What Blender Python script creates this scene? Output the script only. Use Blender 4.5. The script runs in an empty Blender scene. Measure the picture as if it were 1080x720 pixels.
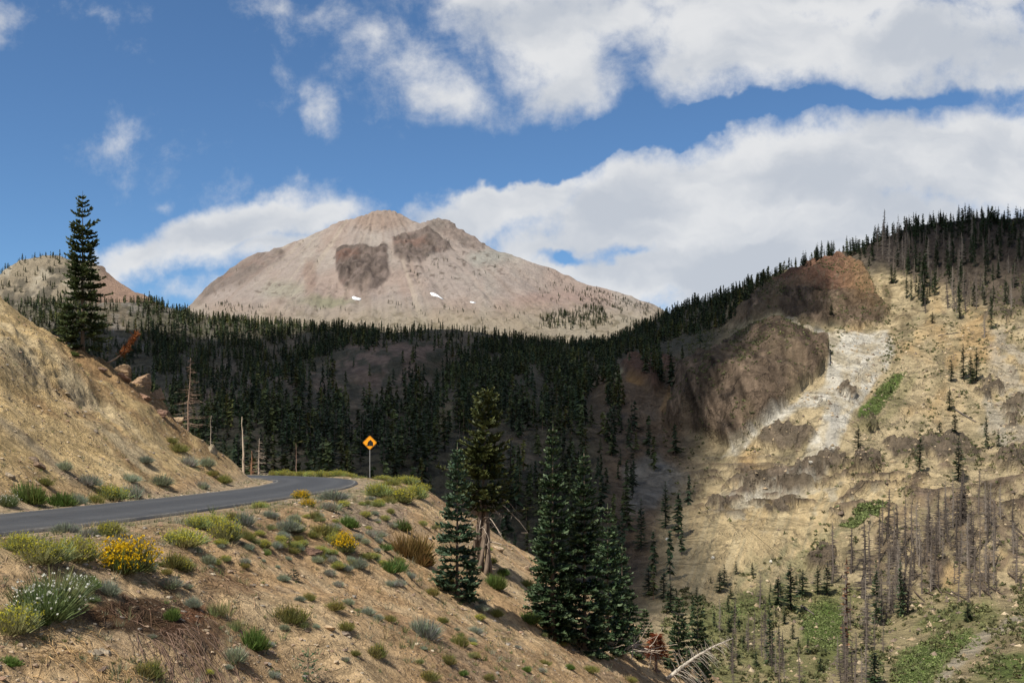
import bpy, math, random
import numpy as np
from mathutils import Vector

# ---------------------------------------------------------------- camera, world, sun
F = 1158.0; CX = 540.0; HY = 476.0            # focal length, centre column and horizon row of the 1080 wide photograph
rad = math.radians
scene = bpy.context.scene
cam = bpy.data.cameras.new("camera"); camo = bpy.data.objects.new("camera", cam)
scene.collection.objects.link(camo); scene.camera = camo
camo.location = (0, 0, 0); camo.rotation_euler = (rad(90), 0, 0)
cam.sensor_width = 36; cam.lens = 36 * F / 1080; cam.shift_y = (HY - 360) / 1080
cam.clip_start = 0.1; cam.clip_end = 30000

SUN_EL = 56.0
SUN_AZ = 222.0        # clockwise from +Y : behind the camera and to the left
S = Vector((math.sin(rad(SUN_AZ)) * math.cos(rad(SUN_EL)), math.cos(rad(SUN_AZ)) * math.cos(rad(SUN_EL)), math.sin(rad(SUN_EL))))
sl = bpy.data.lights.new("sun", 'SUN'); slo = bpy.data.objects.new("sun", sl); scene.collection.objects.link(slo)
sl.energy = 5.0; sl.angle = rad(0.53); sl.color = (1.0, 0.94, 0.82)
slo.rotation_euler = (-S).to_track_quat('-Z', 'Y').to_euler()
SKY_STRENGTH = 0.075
scene.view_settings.view_transform = 'Standard'; scene.view_settings.look = 'None'
scene.view_settings.exposure = 0.42; scene.view_settings.gamma = 1.0
scene.render.engine = 'CYCLES'
scene.cycles.volume_bounces = 0
scene.cycles.max_bounces = 5; scene.cycles.diffuse_bounces = 2; scene.cycles.glossy_bounces = 2
scene.cycles.transmission_bounces = 2; scene.cycles.transparent_max_bounces = 8

class NT:
    """tiny node helper"""
    def __init__(s, nt): s.nt = nt
    def n(s, typ, ins=None, **kw):
        nd = s.nt.nodes.new(typ)
        for k, v in kw.items(): setattr(nd, k, v)
        for k, v in (ins or {}).items():
            if isinstance(v, bpy.types.NodeSocket): s.nt.links.new(v, nd.inputs[k])
            else: nd.inputs[k].default_value = v
        return nd
    def m(s, op, a, b=0.0, c=0.0, clamp=False):
        nd = s.nt.nodes.new('ShaderNodeMath'); nd.operation = op; nd.use_clamp = clamp
        for i, v in enumerate((a, b, c)):
            if isinstance(v, bpy.types.NodeSocket): s.nt.links.new(v, nd.inputs[i])
            else: nd.inputs[i].default_value = v
        return nd.outputs[0]
    def mr(s, v, a, b, c=0.0, d=1.0, smooth=True):
        nd = s.n('ShaderNodeMapRange', {0: v, 1: a, 2: b, 3: c, 4: d})
        if smooth: nd.interpolation_type = 'SMOOTHSTEP'
        return nd.outputs[0]
    def mix(s, f, a, b, mode='MIX'):
        nd = s.nt.nodes.new('ShaderNodeMix'); nd.data_type = 'RGBA'; nd.blend_type = mode
        for k, v in ((0, f), (6, a), (7, b)):
            if isinstance(v, bpy.types.NodeSocket): s.nt.links.new(v, nd.inputs[k])
            else: nd.inputs[k].default_value = v if not isinstance(v, tuple) or len(v) != 3 else (*v, 1)
        return nd.outputs[2]
    def noise(s, vec, scale, detail=4, rough=0.55, out=0, dist=0.0):
        return s.n('ShaderNodeTexNoise', {'Vector': vec, 'Scale': scale, 'Detail': detail, 'Roughness': rough, 'Distortion': dist}).outputs[out]

world = bpy.data.worlds.new("World"); scene.world = world; world.use_nodes = True
wt = world.node_tree; wt.nodes.clear(); W = NT(wt)
def build_world():
    geo = W.n('ShaderNodeTexCoord').outputs['Generated']
    sky = W.n('ShaderNodeTexSky', sky_type='NISHITA', sun_disc=False, sun_elevation=rad(SUN_EL), sun_rotation=rad(SUN_AZ),
              altitude=2200.0, air_density=1.0, dust_density=0.35, ozone_density=1.6)
    sep = W.n('ShaderNodeSeparateXYZ', {0: geo}).outputs
    # clouds live in the directions of the sky: a flat chart of the northern half of the dome (x/y, z/y)
    yy = W.m('MAXIMUM', sep[1], 0.02)
    u = W.m('DIVIDE', sep[0], yy); v = W.m('DIVIDE', sep[2], yy)
    uv = W.n('ShaderNodeCombineXYZ', {0: u, 1: v}).outputs[0]
    d1 = W.noise(uv, 9.0, 5, 0.6, out=1)
    d1 = W.n('ShaderNodeVectorMath', {0: d1, 1: (0.5, 0.5, 0.5)}, operation='SUBTRACT').outputs[0]
    d1 = W.n('ShaderNodeVectorMath', {0: d1, 3: 0.075}, operation='SCALE').outputs[0]
    uvd = W.n('ShaderNodeVectorMath', {0: uv, 1: d1}, operation='ADD').outputs[0]
    def P(px, py): return ((px - CX) / F, (HY - py) / F)
    # cx, cy, rx, ry, angle (photo pixels, angle anticlockwise), strength
    blobs = [(700, 255, 215, 58, 8, 1.0), (540, 214, 115, 30, 16, .95), (700, 205, 165, 50, 10, 1.1), (880, 182, 185, 56, 6, 1.15), (1050, 172, 150, 56, 4, 1.1),
             (800, 275, 230, 60, 4, 1.0), (660, 290, 90, 40, -20, .8), (930, 250, 220, 60, 0, 1.0),
             (575, 42, 80, 62, 0, .72), (600, 88, 55, 36, 20, .6), (640, 20, 100, 40, 0, .7), (470, 90, 70, 38, -20, .42), (520, 0, 80, 40, 0, .55),
             (800, 28, 125, 52, -6, .95), (960, 46, 170, 50, -6, .85), (1080, 70, 90, 40, -6, .75), (870, -30, 280, 50, 0, 1.0), (760, 60, 80, 40, -10, .7),
             (250, 245, 120, 30, 18, .95), (150, 268, 60, 20, 10, .7), (330, 225, 62, 22, 10, .85), (200, 310, 60, 12, 0, .28), (300, 262, 90, 22, 10, .6),
             (340, 110, 19, 36, 22, .36), (133, 140, 30, 11, 25, .22), (128, 162, 9, 26, 0, .05), (4, 12, 26, 28, 0, .38), (402, 32, 38, 26, 0, .24), (365, 18, 22, 12, 0, .08),
             (297, 2, 30, 14, 0, .24), (300, 58, 14, 22, 0, .06), (96, 14, 18, 6, 0, .08), (182, 210, 14, 8, 0, .15), (315, 193, 20, 8, 0, .12), (258, 186, 11, 10, 0, .08), (178, 175, 16, 14, 0, .04), (430, 75, 60, 46, -30, .3),
             (640, 262, 80, 22, 0, .5), (1300, 100, 240, 90, 0, 1.0), (-180, 120, 150, 40, 0, .8)]
    acc = None
    for (cx, cy, rx, ry, a, st) in blobs:
        c = P(cx, cy)
        mp = W.n('ShaderNodeMapping', {'Vector': uvd, 'Location': (c[0], c[1], 0), 'Rotation': (0, 0, rad(a)), 'Scale': (rx * 1.25 / F, ry * 1.25 / F, 1)}, vector_type='TEXTURE')
        ln = W.n('ShaderNodeVectorMath', {0: mp.outputs[0]}, operation='LENGTH').outputs['Value']
        g = W.m('MULTIPLY', W.m('SUBTRACT', 1.0, ln), st)
        acc = g if acc is None else W.m('SMOOTH_MAX', acc, g, 0.12)
    body = acc
    # blue window low behind the big bank
    for (cx, cy, rx, ry, a, st) in [(650, 264, 60, 15, 3, .62), (590, 270, 26, 9, 0, .5), (560, 172, 100, 22, 20, 1.0), (690, 128, 80, 22, 10, 1.0), (820, 108, 120, 12, 2, .42), (980, 102, 120, 10, 3, .25)]:
        c = P(cx, cy)
        mp = W.n('ShaderNodeMapping', {'Vector': uvd, 'Location': (c[0], c[1], 0), 'Rotation': (0, 0, rad(a)), 'Scale': (rx * 1.2 / F, ry * 1.2 / F, 1)}, vector_type='TEXTURE')
        ln = W.n('ShaderNodeVectorMath', {0: mp.outputs[0]}, operation='LENGTH').outputs['Value']
        g = W.m('MULTIPLY', W.m('MAXIMUM', W.m('SUBTRACT', 1.0, ln), 0.0), st * 1.3)
        acc = W.m('SUBTRACT', acc, g)
    fine = W.noise(uv, 16.0, 7, 0.62, dist=0.2)
    fine2 = W.noise(uv, 42.0, 6, 0.65)
    fld = W.m('ADD', acc, W.m('MULTIPLY', W.m('SUBTRACT', fine, 0.5), 0.95))
    fld = W.m('ADD', fld, W.m('MULTIPLY', W.m('SUBTRACT', fine2, 0.5), 0.35))
    cover = W.mr(fld, -0.05, 0.50)
    # relief of the clouds: lit from above left, grey bellies
    st1 = W.n('ShaderNodeMapping', {'Vector': uvd, 'Scale': (6.0, 11.0, 1)}).outputs[0]
    st2 = W.n('ShaderNodeMapping', {'Vector': uvd, 'Scale': (6.0, 11.0, 1), 'Location': (-0.14, 0.34, 0)}).outputs[0]
    n1 = W.noise(st1, 1.0, 5, 0.5); n2 = W.noise(st2, 1.0, 5, 0.5)
    rel = W.m('SUBTRACT', n1, n2)
    thick = W.mr(body, 0.15, 0.85)
    shade = W.m('SUBTRACT', W.m('MULTIPLY', thick, 0.50), W.m('MULTIPLY', rel, 3.6))
    shade = W.m('ADD', shade, W.m('MULTIPLY', W.m('SUBTRACT', W.noise(uv, 5.0, 3, 0.5), 0.5), 1.3))
    shade = W.mr(shade, -0.3, 0.95)
    ccol = W.mix(shade, (8.0, 8.05, 8.1), (5.5, 5.85, 6.4))
    tinted = W.mix(1.0, sky.outputs[0], (0.76, 1.02, 1.20), 'MULTIPLY')
    front = W.mr(sep[1], 0.03, 0.10)
    up = W.mr(sep[2], -0.01, 0.01)
    cov = W.m('MULTIPLY', W.m('MULTIPLY', W.m('MULTIPLY', cover, front), up), 0.95)
    # unseen clouds added over the rest of the sky, to whiten the ambient light
    nb = W.noise(geo, 2.6, 6, 0.58); back = W.m('MULTIPLY', W.mr(nb, 0.44, 0.60), W.m('MULTIPLY', W.m('SUBTRACT', 1.0, front), up))
    zen = W.m('MULTIPLY', W.mr(nb, 0.44, 0.60), W.mr(v, 0.55, 0.9)); back = W.m('MAXIMUM', back, W.m('MULTIPLY', zen, up))
    col = W.mix(cov, tinted, ccol)
    col = W.mix(W.m('MULTIPLY', back, 0.9), col, (6.6, 6.5, 6.3))
    bg = W.n('ShaderNodeBackground', {'Color': col, 'Strength': SKY_STRENGTH})
    out = W.n('ShaderNodeOutputWorld', {'Surface': bg.outputs[0]})
build_world()

# ---------------------------------------------------------------- helpers
COL = scene.collection
rng = np.random.default_rng(7); random.seed(7)
def tag(o, label=None, cat=None, group=None, kind=None):
    if label: o['label'] = label
    if cat: o['category'] = cat
    if group: o['group'] = group
    if kind: o['kind'] = kind
    return o
def empty(name, loc=(0, 0, 0), rz=0):
    o = bpy.data.objects.new(name, None); COL.objects.link(o); o.location = loc; o.rotation_euler = (0, 0, rz); o.empty_display_size = .1
    return o
def np_mesh(name, V, quads=None, tris=None, col=None, mats=(), mi=None, smooth=False):
    me = bpy.data.meshes.new(name)
    quads = np.zeros((0, 4), int) if quads is None else np.asarray(quads, int).reshape(-1, 4)
    tris = np.zeros((0, 3), int) if tris is None else np.asarray(tris, int).reshape(-1, 3)
    V = np.asarray(V, np.float32)
    me.vertices.add(len(V)); me.vertices.foreach_set('co', V.ravel())
    nl = quads.size + tris.size
    me.loops.add(nl); me.loops.foreach_set('vertex_index', np.concatenate([quads.ravel(), tris.ravel()]).astype(np.int32))
    npoly = len(quads) + len(tris)
    starts = np.concatenate([np.arange(len(quads)) * 4, quads.size + np.arange(len(tris)) * 3]).astype(np.int32)
    me.polygons.add(npoly); me.polygons.foreach_set('loop_start', starts)
    me.polygons.foreach_set('use_smooth', np.full(npoly, smooth))
    if mi is not None: me.polygons.foreach_set('material_index', np.asarray(mi, np.int32))
    for m in mats: me.materials.append(m)
    if col is not None:
        c4 = np.ones((len(V), 4), np.float32); c4[:, :3] = col
        a = me.color_attributes.new('Col', 'FLOAT_COLOR', 'POINT'); a.data.foreach_set('color', c4.ravel())
    me.update(calc_edges=True)
    return me
def add(name, me, parent=None, loc=None):
    o = bpy.data.objects.new(name, me); COL.objects.link(o)
    if parent is not None: o.parent = parent
    if loc is not None: o.location = loc
    return o
class MB:
    def __init__(s): s.V = []; s.Q = []; s.T = []; s.C = []; s.n = 0
    def put(s, V, Q=None, T=None, C=(.5, .5, .5)):
        V = np.asarray(V, float).reshape(-1, 3)
        s.V.append(V)
        if Q is not None and len(Q): s.Q.append(np.asarray(Q, int).reshape(-1, 4) + s.n)
        if T is not None and len(T): s.T.append(np.asarray(T, int).reshape(-1, 3) + s.n)
        C = np.asarray(C, float)
        s.C.append(np.broadcast_to(C, V.shape) if C.ndim == 1 else C)
        s.n += len(V)
    def arrays(s):
        V = np.concatenate(s.V) if s.V else np.zeros((0, 3)); C = np.concatenate(s.C) if s.C else np.zeros((0, 3))
        Q = np.concatenate(s.Q) if s.Q else np.zeros((0, 4), int); T = np.concatenate(s.T) if s.T else np.zeros((0, 3), int)
        return V, Q, T, C
    def mesh(s, name, mat, smooth=False):
        V, Q, T, C = s.arrays()
        return np_mesh(name, V, Q, T, C, [mat], smooth=smooth)
    def tube(s, pts, r, n=6, C=(.5, .5, .5), cap=True):
        pts = np.asarray(pts, float); r = np.broadcast_to(np.asarray(r, float), (len(pts),))
        k = len(pts); tan = np.gradient(pts, axis=0); tan /= np.linalg.norm(tan, axis=1)[:, None] + 1e-9
        ref = np.where(np.abs(tan[:, 2:3]) < .9, np.array([[0, 0, 1.]]), np.array([[1., 0, 0]]))
        a = np.cross(tan, ref); a /= np.linalg.norm(a, axis=1)[:, None]; b = np.cross(tan, a)
        th = np.arange(n) * 2 * np.pi / n
        V = pts[:, None] + r[:, None, None] * (a[:, None] * np.cos(th)[None, :, None] + b[:, None] * np.sin(th)[None, :, None])
        i, j = np.meshgrid(np.arange(k - 1), np.arange(n), indexing='ij'); j2 = (j + 1) % n
        Q = np.stack([i * n + j, i * n + j2, (i + 1) * n + j2, (i + 1) * n + j], -1).reshape(-1, 4)
        T = []
        if cap:
            T = [(0, q + 1, q) for q in range(1, n - 1)] + [((k - 1) * n, (k - 1) * n + q, (k - 1) * n + q + 1) for q in range(1, n - 1)]
        s.put(V.reshape(-1, 3), Q, T, C)
    def blades(s, P, D, L, Wd, Sd, C, tip=0.35):
        """n flat leaves: root P, direction D, length L, width Wd, side vector Sd, tip width ratio"""
        n = len(P); L = np.broadcast_to(L, (n,))[:, None]; Wd = np.broadcast_to(Wd, (n,))[:, None]
        V = np.stack([P - Sd * Wd * .5, P + Sd * Wd * .5, P + D * L + Sd * Wd * tip * .5, P + D * L - Sd * Wd * tip * .5], 1).reshape(-1, 3)
        Q = np.arange(n * 4).reshape(n, 4)
        C = np.asarray(C, float); C = np.broadcast_to(C, (n, 3)) if C.ndim == 1 else C
        s.put(V, Q, None, np.repeat(C, 4, 0))
    def box(s, c, d, C=(.5, .5, .5), rot=None):
        V = np.array([[x, y, z] for x in (-1, 1) for y in (-1, 1) for z in (-1, 1)], float) * np.asarray(d) / 2
        if rot is not None: V = V @ np.asarray(rot).T
        s.put(V + np.asarray(c), [(0, 1, 3, 2), (4, 6, 7, 5), (0, 4, 5, 1), (2, 3, 7, 6), (0, 2, 6, 4), (1, 5, 7, 3)], None, C)

def _h(ix, iy, iz, seed):
    x = (ix.astype(np.int64) * 374761393 + iy.astype(np.int64) * 668265263 + iz.astype(np.int64) * 2147483647 + seed * 974711) & 0xffffffff
    x = ((x ^ (x >> 13)) * 1274126177) & 0xffffffff
    x = ((x ^ (x >> 16)) * 2246822519) & 0xffffffff
    return ((x ^ (x >> 13)) & 0xffffff) / float(0xffffff)
def vn(x, y, z=None, seed=0):
    x = np.asarray(x, float); y = np.asarray(y, float); z = np.zeros_like(x) if z is None else np.asarray(z, float)
    ix, iy, iz = np.floor(x), np.floor(y), np.floor(z); fx, fy, fz = x - ix, y - iy, z - iz
    fx, fy, fz = [t * t * t * (t * (t * 6 - 15) + 10) for t in (fx, fy, fz)]
    r = 0
    for dx in (0, 1):
        for dy in (0, 1):
            for dz in (0, 1):
                r = r + _h(ix + dx, iy + dy, iz + dz, seed) * (fx if dx else 1 - fx) * (fy if dy else 1 - fy) * (fz if dz else 1 - fz)
    return r * 2 - 1
def fbm(x, y, z=None, o=4, seed=0, g=0.5):
    r = 0; a = 1; t = 0
    for k in range(o):
        f = 2.03 ** k
        r = r + a * vn(x * f + 7.1 * k, y * f + 3.3 * k, None if z is None else z * f, seed + k); t += a; a *= g
    return r / t
def ridge(x, y, z=None, o=4, seed=0):
    r = 0; a = 1; t = 0
    for k in range(o):
        f = 2.03 ** k
        r = r + a * (1 - 2 * np.abs(vn(x * f + 5.7 * k, y * f, None if z is None else z * f, seed + k))); t += a; a *= .5
    return r / t
def ss(x, a, b):
    t = np.clip((x - a) / (b - a), 0, 1); return t * t * (3 - 2 * t)
def poly_sd(px, py, pts):
    """signed distance, positive inside"""
    pts = np.asarray(pts, float); d = np.full(np.shape(px), 1e9); ins = np.zeros(np.shape(px), bool)
    for i in range(len(pts)):
        a = pts[i]; b = pts[(i + 1) % len(pts)]; e = b - a
        wx, wy = px - a[0], py - a[1]
        t = np.clip((wx * e[0] + wy * e[1]) / (e @ e), 0, 1)
        d = np.minimum(d, np.hypot(wx - e[0] * t, wy - e[1] * t))
        c = ((a[1] > py) != (b[1] > py)) & (px < (b[0] - a[0]) * (py - a[1]) / (b[1] - a[1] + 1e-12) + a[0])
        ins ^= c
    return np.where(ins, d, -d)
def line_d(px, py, pts):
    d = np.full(np.shape(px), 1e9)
    for a, b in zip(pts[:-1], pts[1:]):
        a = np.asarray(a, float); b = np.asarray(b, float); e = b - a
        t = np.clip(((px - a[0]) * e[0] + (py - a[1]) * e[1]) / (e @ e), 0, 1)
        d = np.minimum(d, np.hypot(px - a[0] - e[0] * t, py - a[1] - e[1] * t))
    return d
class TPS:
    def __init__(s, X, y, lam=1e-3):
        X = np.asarray(X, float); n = len(X); K = s.k(X, X) + lam * np.eye(n); P = np.c_[np.ones(n), X]
        A = np.block([[K, P], [P.T, np.zeros((3, 3))]]); s.w = np.linalg.solve(A, np.r_[y, 0, 0, 0]); s.X = X
    def k(s, A, B):
        r2 = ((A[:, None] - B[None]) ** 2).sum(-1); return .5 * r2 * np.log(r2 + 1e-12)
    def __call__(s, Q):
        out = np.empty(len(Q))
        for i in range(0, len(Q), 50000):
            q = Q[i:i + 50000]; out[i:i + 50000] = s.k(q, s.X) @ s.w[:-3] + np.c_[np.ones(len(q)), q] @ s.w[-3:]
        return out

# ---------------------------------------------------------------- materials
def pbr(name, rough=0.9, spec=0.2):
    m = bpy.data.materials.new(name); m.use_nodes = True; t = NT(m.node_tree)
    b = m.node_tree.nodes['Principled BSDF']; b.inputs['Roughness'].default_value = rough; b.inputs['Specular IOR Level'].default_value = spec
    return m, t, b
def mat_ground(name, s1, s2, bump, dist, var=0.35, contrast2=0.3, pebble=None, crack=None, ckd=.8, clod=.85):
    m, t, b = pbr(name, 0.95, 0.1)
    co = t.n('ShaderNodeTexCoord').outputs['Object']
    vc = t.n('ShaderNodeVertexColor', layer_name='Col').outputs[0]
    n1 = t.noise(co, s1, 10, 0.68); n2 = t.noise(co, s2, 6, 0.75); n3 = t.noise(co, s2 * 2.7, 4, .7)
    f = t.m('ADD', t.mr(n1, .3, .7, 1 - var, 1 + var, False), t.mr(n2, .33, .67, -contrast2, contrast2, False))
    f = t.m('MULTIPLY', f, t.mr(n3, .58, .68, 1.0, clod))                      # scattered dark clods and stones
    h = t.m('ADD', t.m('MULTIPLY', n1, 1.0), t.m('ADD', t.m('MULTIPLY', n2, .5), t.m('MULTIPLY', n3, .25)))
    if crack:
        mp = t.n('ShaderNodeMapping', {'Vector': co, 'Scale': (1, 1, .45)}).outputs[0]; nk = t.noise(mp, crack, 7, .62, dist=.6); ln = t.m('ABSOLUTE', t.m('SUBTRACT', nk, .5)); f = t.m('MULTIPLY', f, t.mr(ln, 0.0, .03, ckd, 1.0)); h = t.m('ADD', h, t.mr(ln, 0, .05, -.35, 0))
    c = t.mix(1.0, vc, t.n('ShaderNodeCombineColor', {0: f, 1: f, 2: f}).outputs[0], 'MULTIPLY')
    if pebble:
        for sc, wgt in pebble:
            wob = t.n('ShaderNodeVectorMath', {0: co, 1: t.n('ShaderNodeVectorMath', {0: t.noise(co, sc * .7, 3, .6, out=1), 3: .9 / sc}, operation='SCALE').outputs[0]}, operation='ADD').outputs[0]
            vo = t.n('ShaderNodeTexVoronoi', {'Vector': wob, 'Scale': sc, 'Randomness': 1.0})
            r = t.n('ShaderNodeSeparateColor', {0: vo.outputs['Color']}).outputs
            sel = t.mr(r[0], .62, .7); rnd = t.mr(vo.outputs['Distance'], .12, .42, 1, 0)
            k = t.m('MULTIPLY', t.m('MULTIPLY', sel, rnd), t.mr(t.noise(co, sc * .06, 3, .6), .42, .6))
            pc = t.mix(r[1], (.34, .26, .19), (.62, .54, .43))
            pc = t.mix(t.mr(r[2], .8, .85), pc, (.17, .13, .11))
            c = t.mix(t.m('MULTIPLY', k, wgt), c, pc); h = t.m('ADD', h, t.m('MULTIPLY', k, .5))
    t.nt.links.new(c, b.inputs['Base Color'])
    bm = t.n('ShaderNodeBump', {'Height': h, 'Strength': bump, 'Distance': dist})
    t.nt.links.new(bm.outputs[0], b.inputs['Normal'])
    return m
def mat_leaf(name, rough=0.6, trans=0.25, spec=0.25, scale=None):
    m, t, b = pbr(name, rough, spec)
    c = t.n('ShaderNodeVertexColor', layer_name='Col').outputs[0]
    oi = t.n('ShaderNodeObjectInfo').outputs['Random']
    f = t.mr(oi, 0, 1, .78, 1.22, False)
    c = t.mix(1.0, c, t.n('ShaderNodeCombineColor', {0: f, 1: f, 2: f}).outputs[0], 'MULTIPLY')
    t.nt.links.new(c, b.inputs['Base Color'])
    if trans:
        tr = t.n('ShaderNodeBsdfTranslucent', {'Color': c})
        mx = t.n('ShaderNodeMixShader', {0: trans, 1: b.outputs[0], 2: tr.outputs[0]})
        t.nt.links.new(mx.outputs[0], m.node_tree.nodes['Material Output'].inputs[0])
    return m
def mat_bark(name, scale=8.0, var=.4, bump=.6):
    m, t, b = pbr(name, .9, .15)
    co = t.n('ShaderNodeTexCoord').outputs['Object']; mp = t.n('ShaderNodeMapping', {'Vector': co, 'Scale': (1, 1, .25)}).outputs[0]
    c = t.n('ShaderNodeVertexColor', layer_name='Col').outputs[0]; n = t.noise(mp, scale, 6, .65)
    f = t.mr(n, .3, .7, 1 - var, 1 + var, False)
    t.nt.links.new(t.mix(1.0, c, t.n('ShaderNodeCombineColor', {0: f, 1: f, 2: f}).outputs[0], 'MULTIPLY'), b.inputs['Base Color'])
    t.nt.links.new(t.n('ShaderNodeBump', {'Height': n, 'Strength': bump, 'Distance': .03}).outputs[0], b.inputs['Normal'])
    return m
M_far = mat_ground('far_mountain_rock', 0.02, 0.12, 1.0, 16.0, .15, .10)
M_terr = mat_ground('hill_rock_and_scree', 0.09, 0.5, 1.0, 5.0, .2, .17, crack=.05, ckd=.85)
M_near = mat_ground('dry_soil', 1.3, 7.0, 1.0, 0.26, .28, .34, crack=.9, ckd=.75, clod=.6, pebble=[(7.0, .8), (19.0, .7), (2.6, .6)])
M_needle = mat_leaf('fir_needles', .55, .2)
M_farneedle = mat_leaf('distant_needles', .7, .12)
M_bark = mat_bark('bark')
M_dead = mat_bark('dead_wood', 5, .35, .4)
M_leaf = mat_leaf('shrub_stems', .7, .3, .15)
M_flower = mat_leaf('yellow_flowers', .6, .3, .1)
M_rock = mat_ground('boulder_rock', 1.2, 9.0, .8, .12, .35, .25)
# ---------------------------------------------------------------- far terrain sheets (real surfaces at their real distance)
class Sheet:
    """surface whose distance is known along each sight line of the survey: D(px,py); rows run from the foot to the skyline and over it"""
    def __init__(s, pxs, sky, bot, ctrl, nrow, kpx, kpy, back=10, backstep=.03, vis=760.0, fvis=.86):
        s.pxs = np.asarray(pxs, float); s.sky = np.interp(s.pxs, [a for a, b in sky], [b for a, b in sky])
        s.nrow = nrow
        n1 = int(nrow * (1 - fvis))
        t = []
        rows = []
        for i, sk in enumerate(s.sky):
            a = np.linspace(bot, vis, n1, endpoint=False); b = np.linspace(vis, sk, nrow - n1); rows.append(np.r_[a, b])
        PY = np.array(rows).T                                  # nrow x ncol
        PX = np.broadcast_to(s.pxs, PY.shape)
        X = [(a / kpx, b / kpy) for a, b, c in ctrl]; s.tps = TPS(X, np.log([c for a, b, c in ctrl]), 2e-3)
        D = np.exp(s.tps(np.c_[PX.ravel() / kpx, PY.ravel() / kpy])).reshape(PY.shape)
        s.PX, s.PY, s.D = PX, PY, D
        X = (PX - CX) / F * D; Z = (HY - PY) / F * D
        P = np.stack([X, D, Z], -1)
        # far side
        B = []
        for k in range(1, back + 1):
            q = P[-1].copy(); Dk = q[:, 1]; q = q * (1 + backstep * k)[..., None] if False else q.copy()
            q[:, 0] *= 1 + backstep * k; q[:, 1] *= 1 + backstep * k; q[:, 2] = P[-1][:, 2] - Dk * backstep * .45 * k * (k / back * .5 + .3)
            B.append(q)
        s.P = np.concatenate([P, np.array(B)]); s.nb = back
        s.PXf = np.concatenate([PX, np.repeat(PX[-1:], back, 0)]); s.PYf = np.concatenate([PY, np.repeat(PY[-1:], back, 0)])
    def normals(s):
        du = np.gradient(s.P, axis=1); dv = np.gradient(s.P, axis=0); n = np.cross(du, dv); n /= np.linalg.norm(n, axis=-1)[..., None] + 1e-9
        n *= np.where(n[..., 1:2] > 0, -1, 1) if False else 1
        return n
    def displace(s, h):
        n = s.normals(); n = n * np.where((n[..., 2:3] < 0), -1, 1); s.P = s.P + n * h[..., None]
    def mesh(s, name, col, mat):
        r, c = s.P.shape[:2]; i, j = np.meshgrid(np.arange(r - 1), np.arange(c - 1), indexing='ij')
        Q = np.stack([i * c + j, i * c + j + 1, (i + 1) * c + j + 1, (i + 1) * c + j], -1).reshape(-1, 4)
        return np_mesh(name, s.P.reshape(-1, 3), Q, None, col.reshape(-1, 3), [mat], smooth=True)
    def at(s, px, py):
        """world point of the displaced surface for survey coordinates"""
        px = np.atleast_1d(np.asarray(px, float)); py = np.atleast_1d(np.asarray(py, float))
        u = np.interp(px, s.pxs, np.arange(len(s.pxs))); j = np.clip(np.floor(u).astype(int), 0, len(s.pxs) - 2); fu = u - j
        out = np.zeros((len(px), 3))
        for q in range(len(px)):
            for jj, w in ((j[q], 1 - fu[q]), (j[q] + 1, fu[q])):
                col = s.PY[:, jj]                                   # decreasing
                v = np.interp(-py[q], -col, np.arange(len(col))); i = min(int(v), len(col) - 2); fv = v - i
                out[q] += w * (s.P[i, jj] * (1 - fv) + s.P[i + 1, jj] * fv)
        return out
def lerp(c, col, m):
    m = np.clip(m, 0, 1)[..., None]; return c * (1 - m) + np.asarray(col) * m

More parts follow.
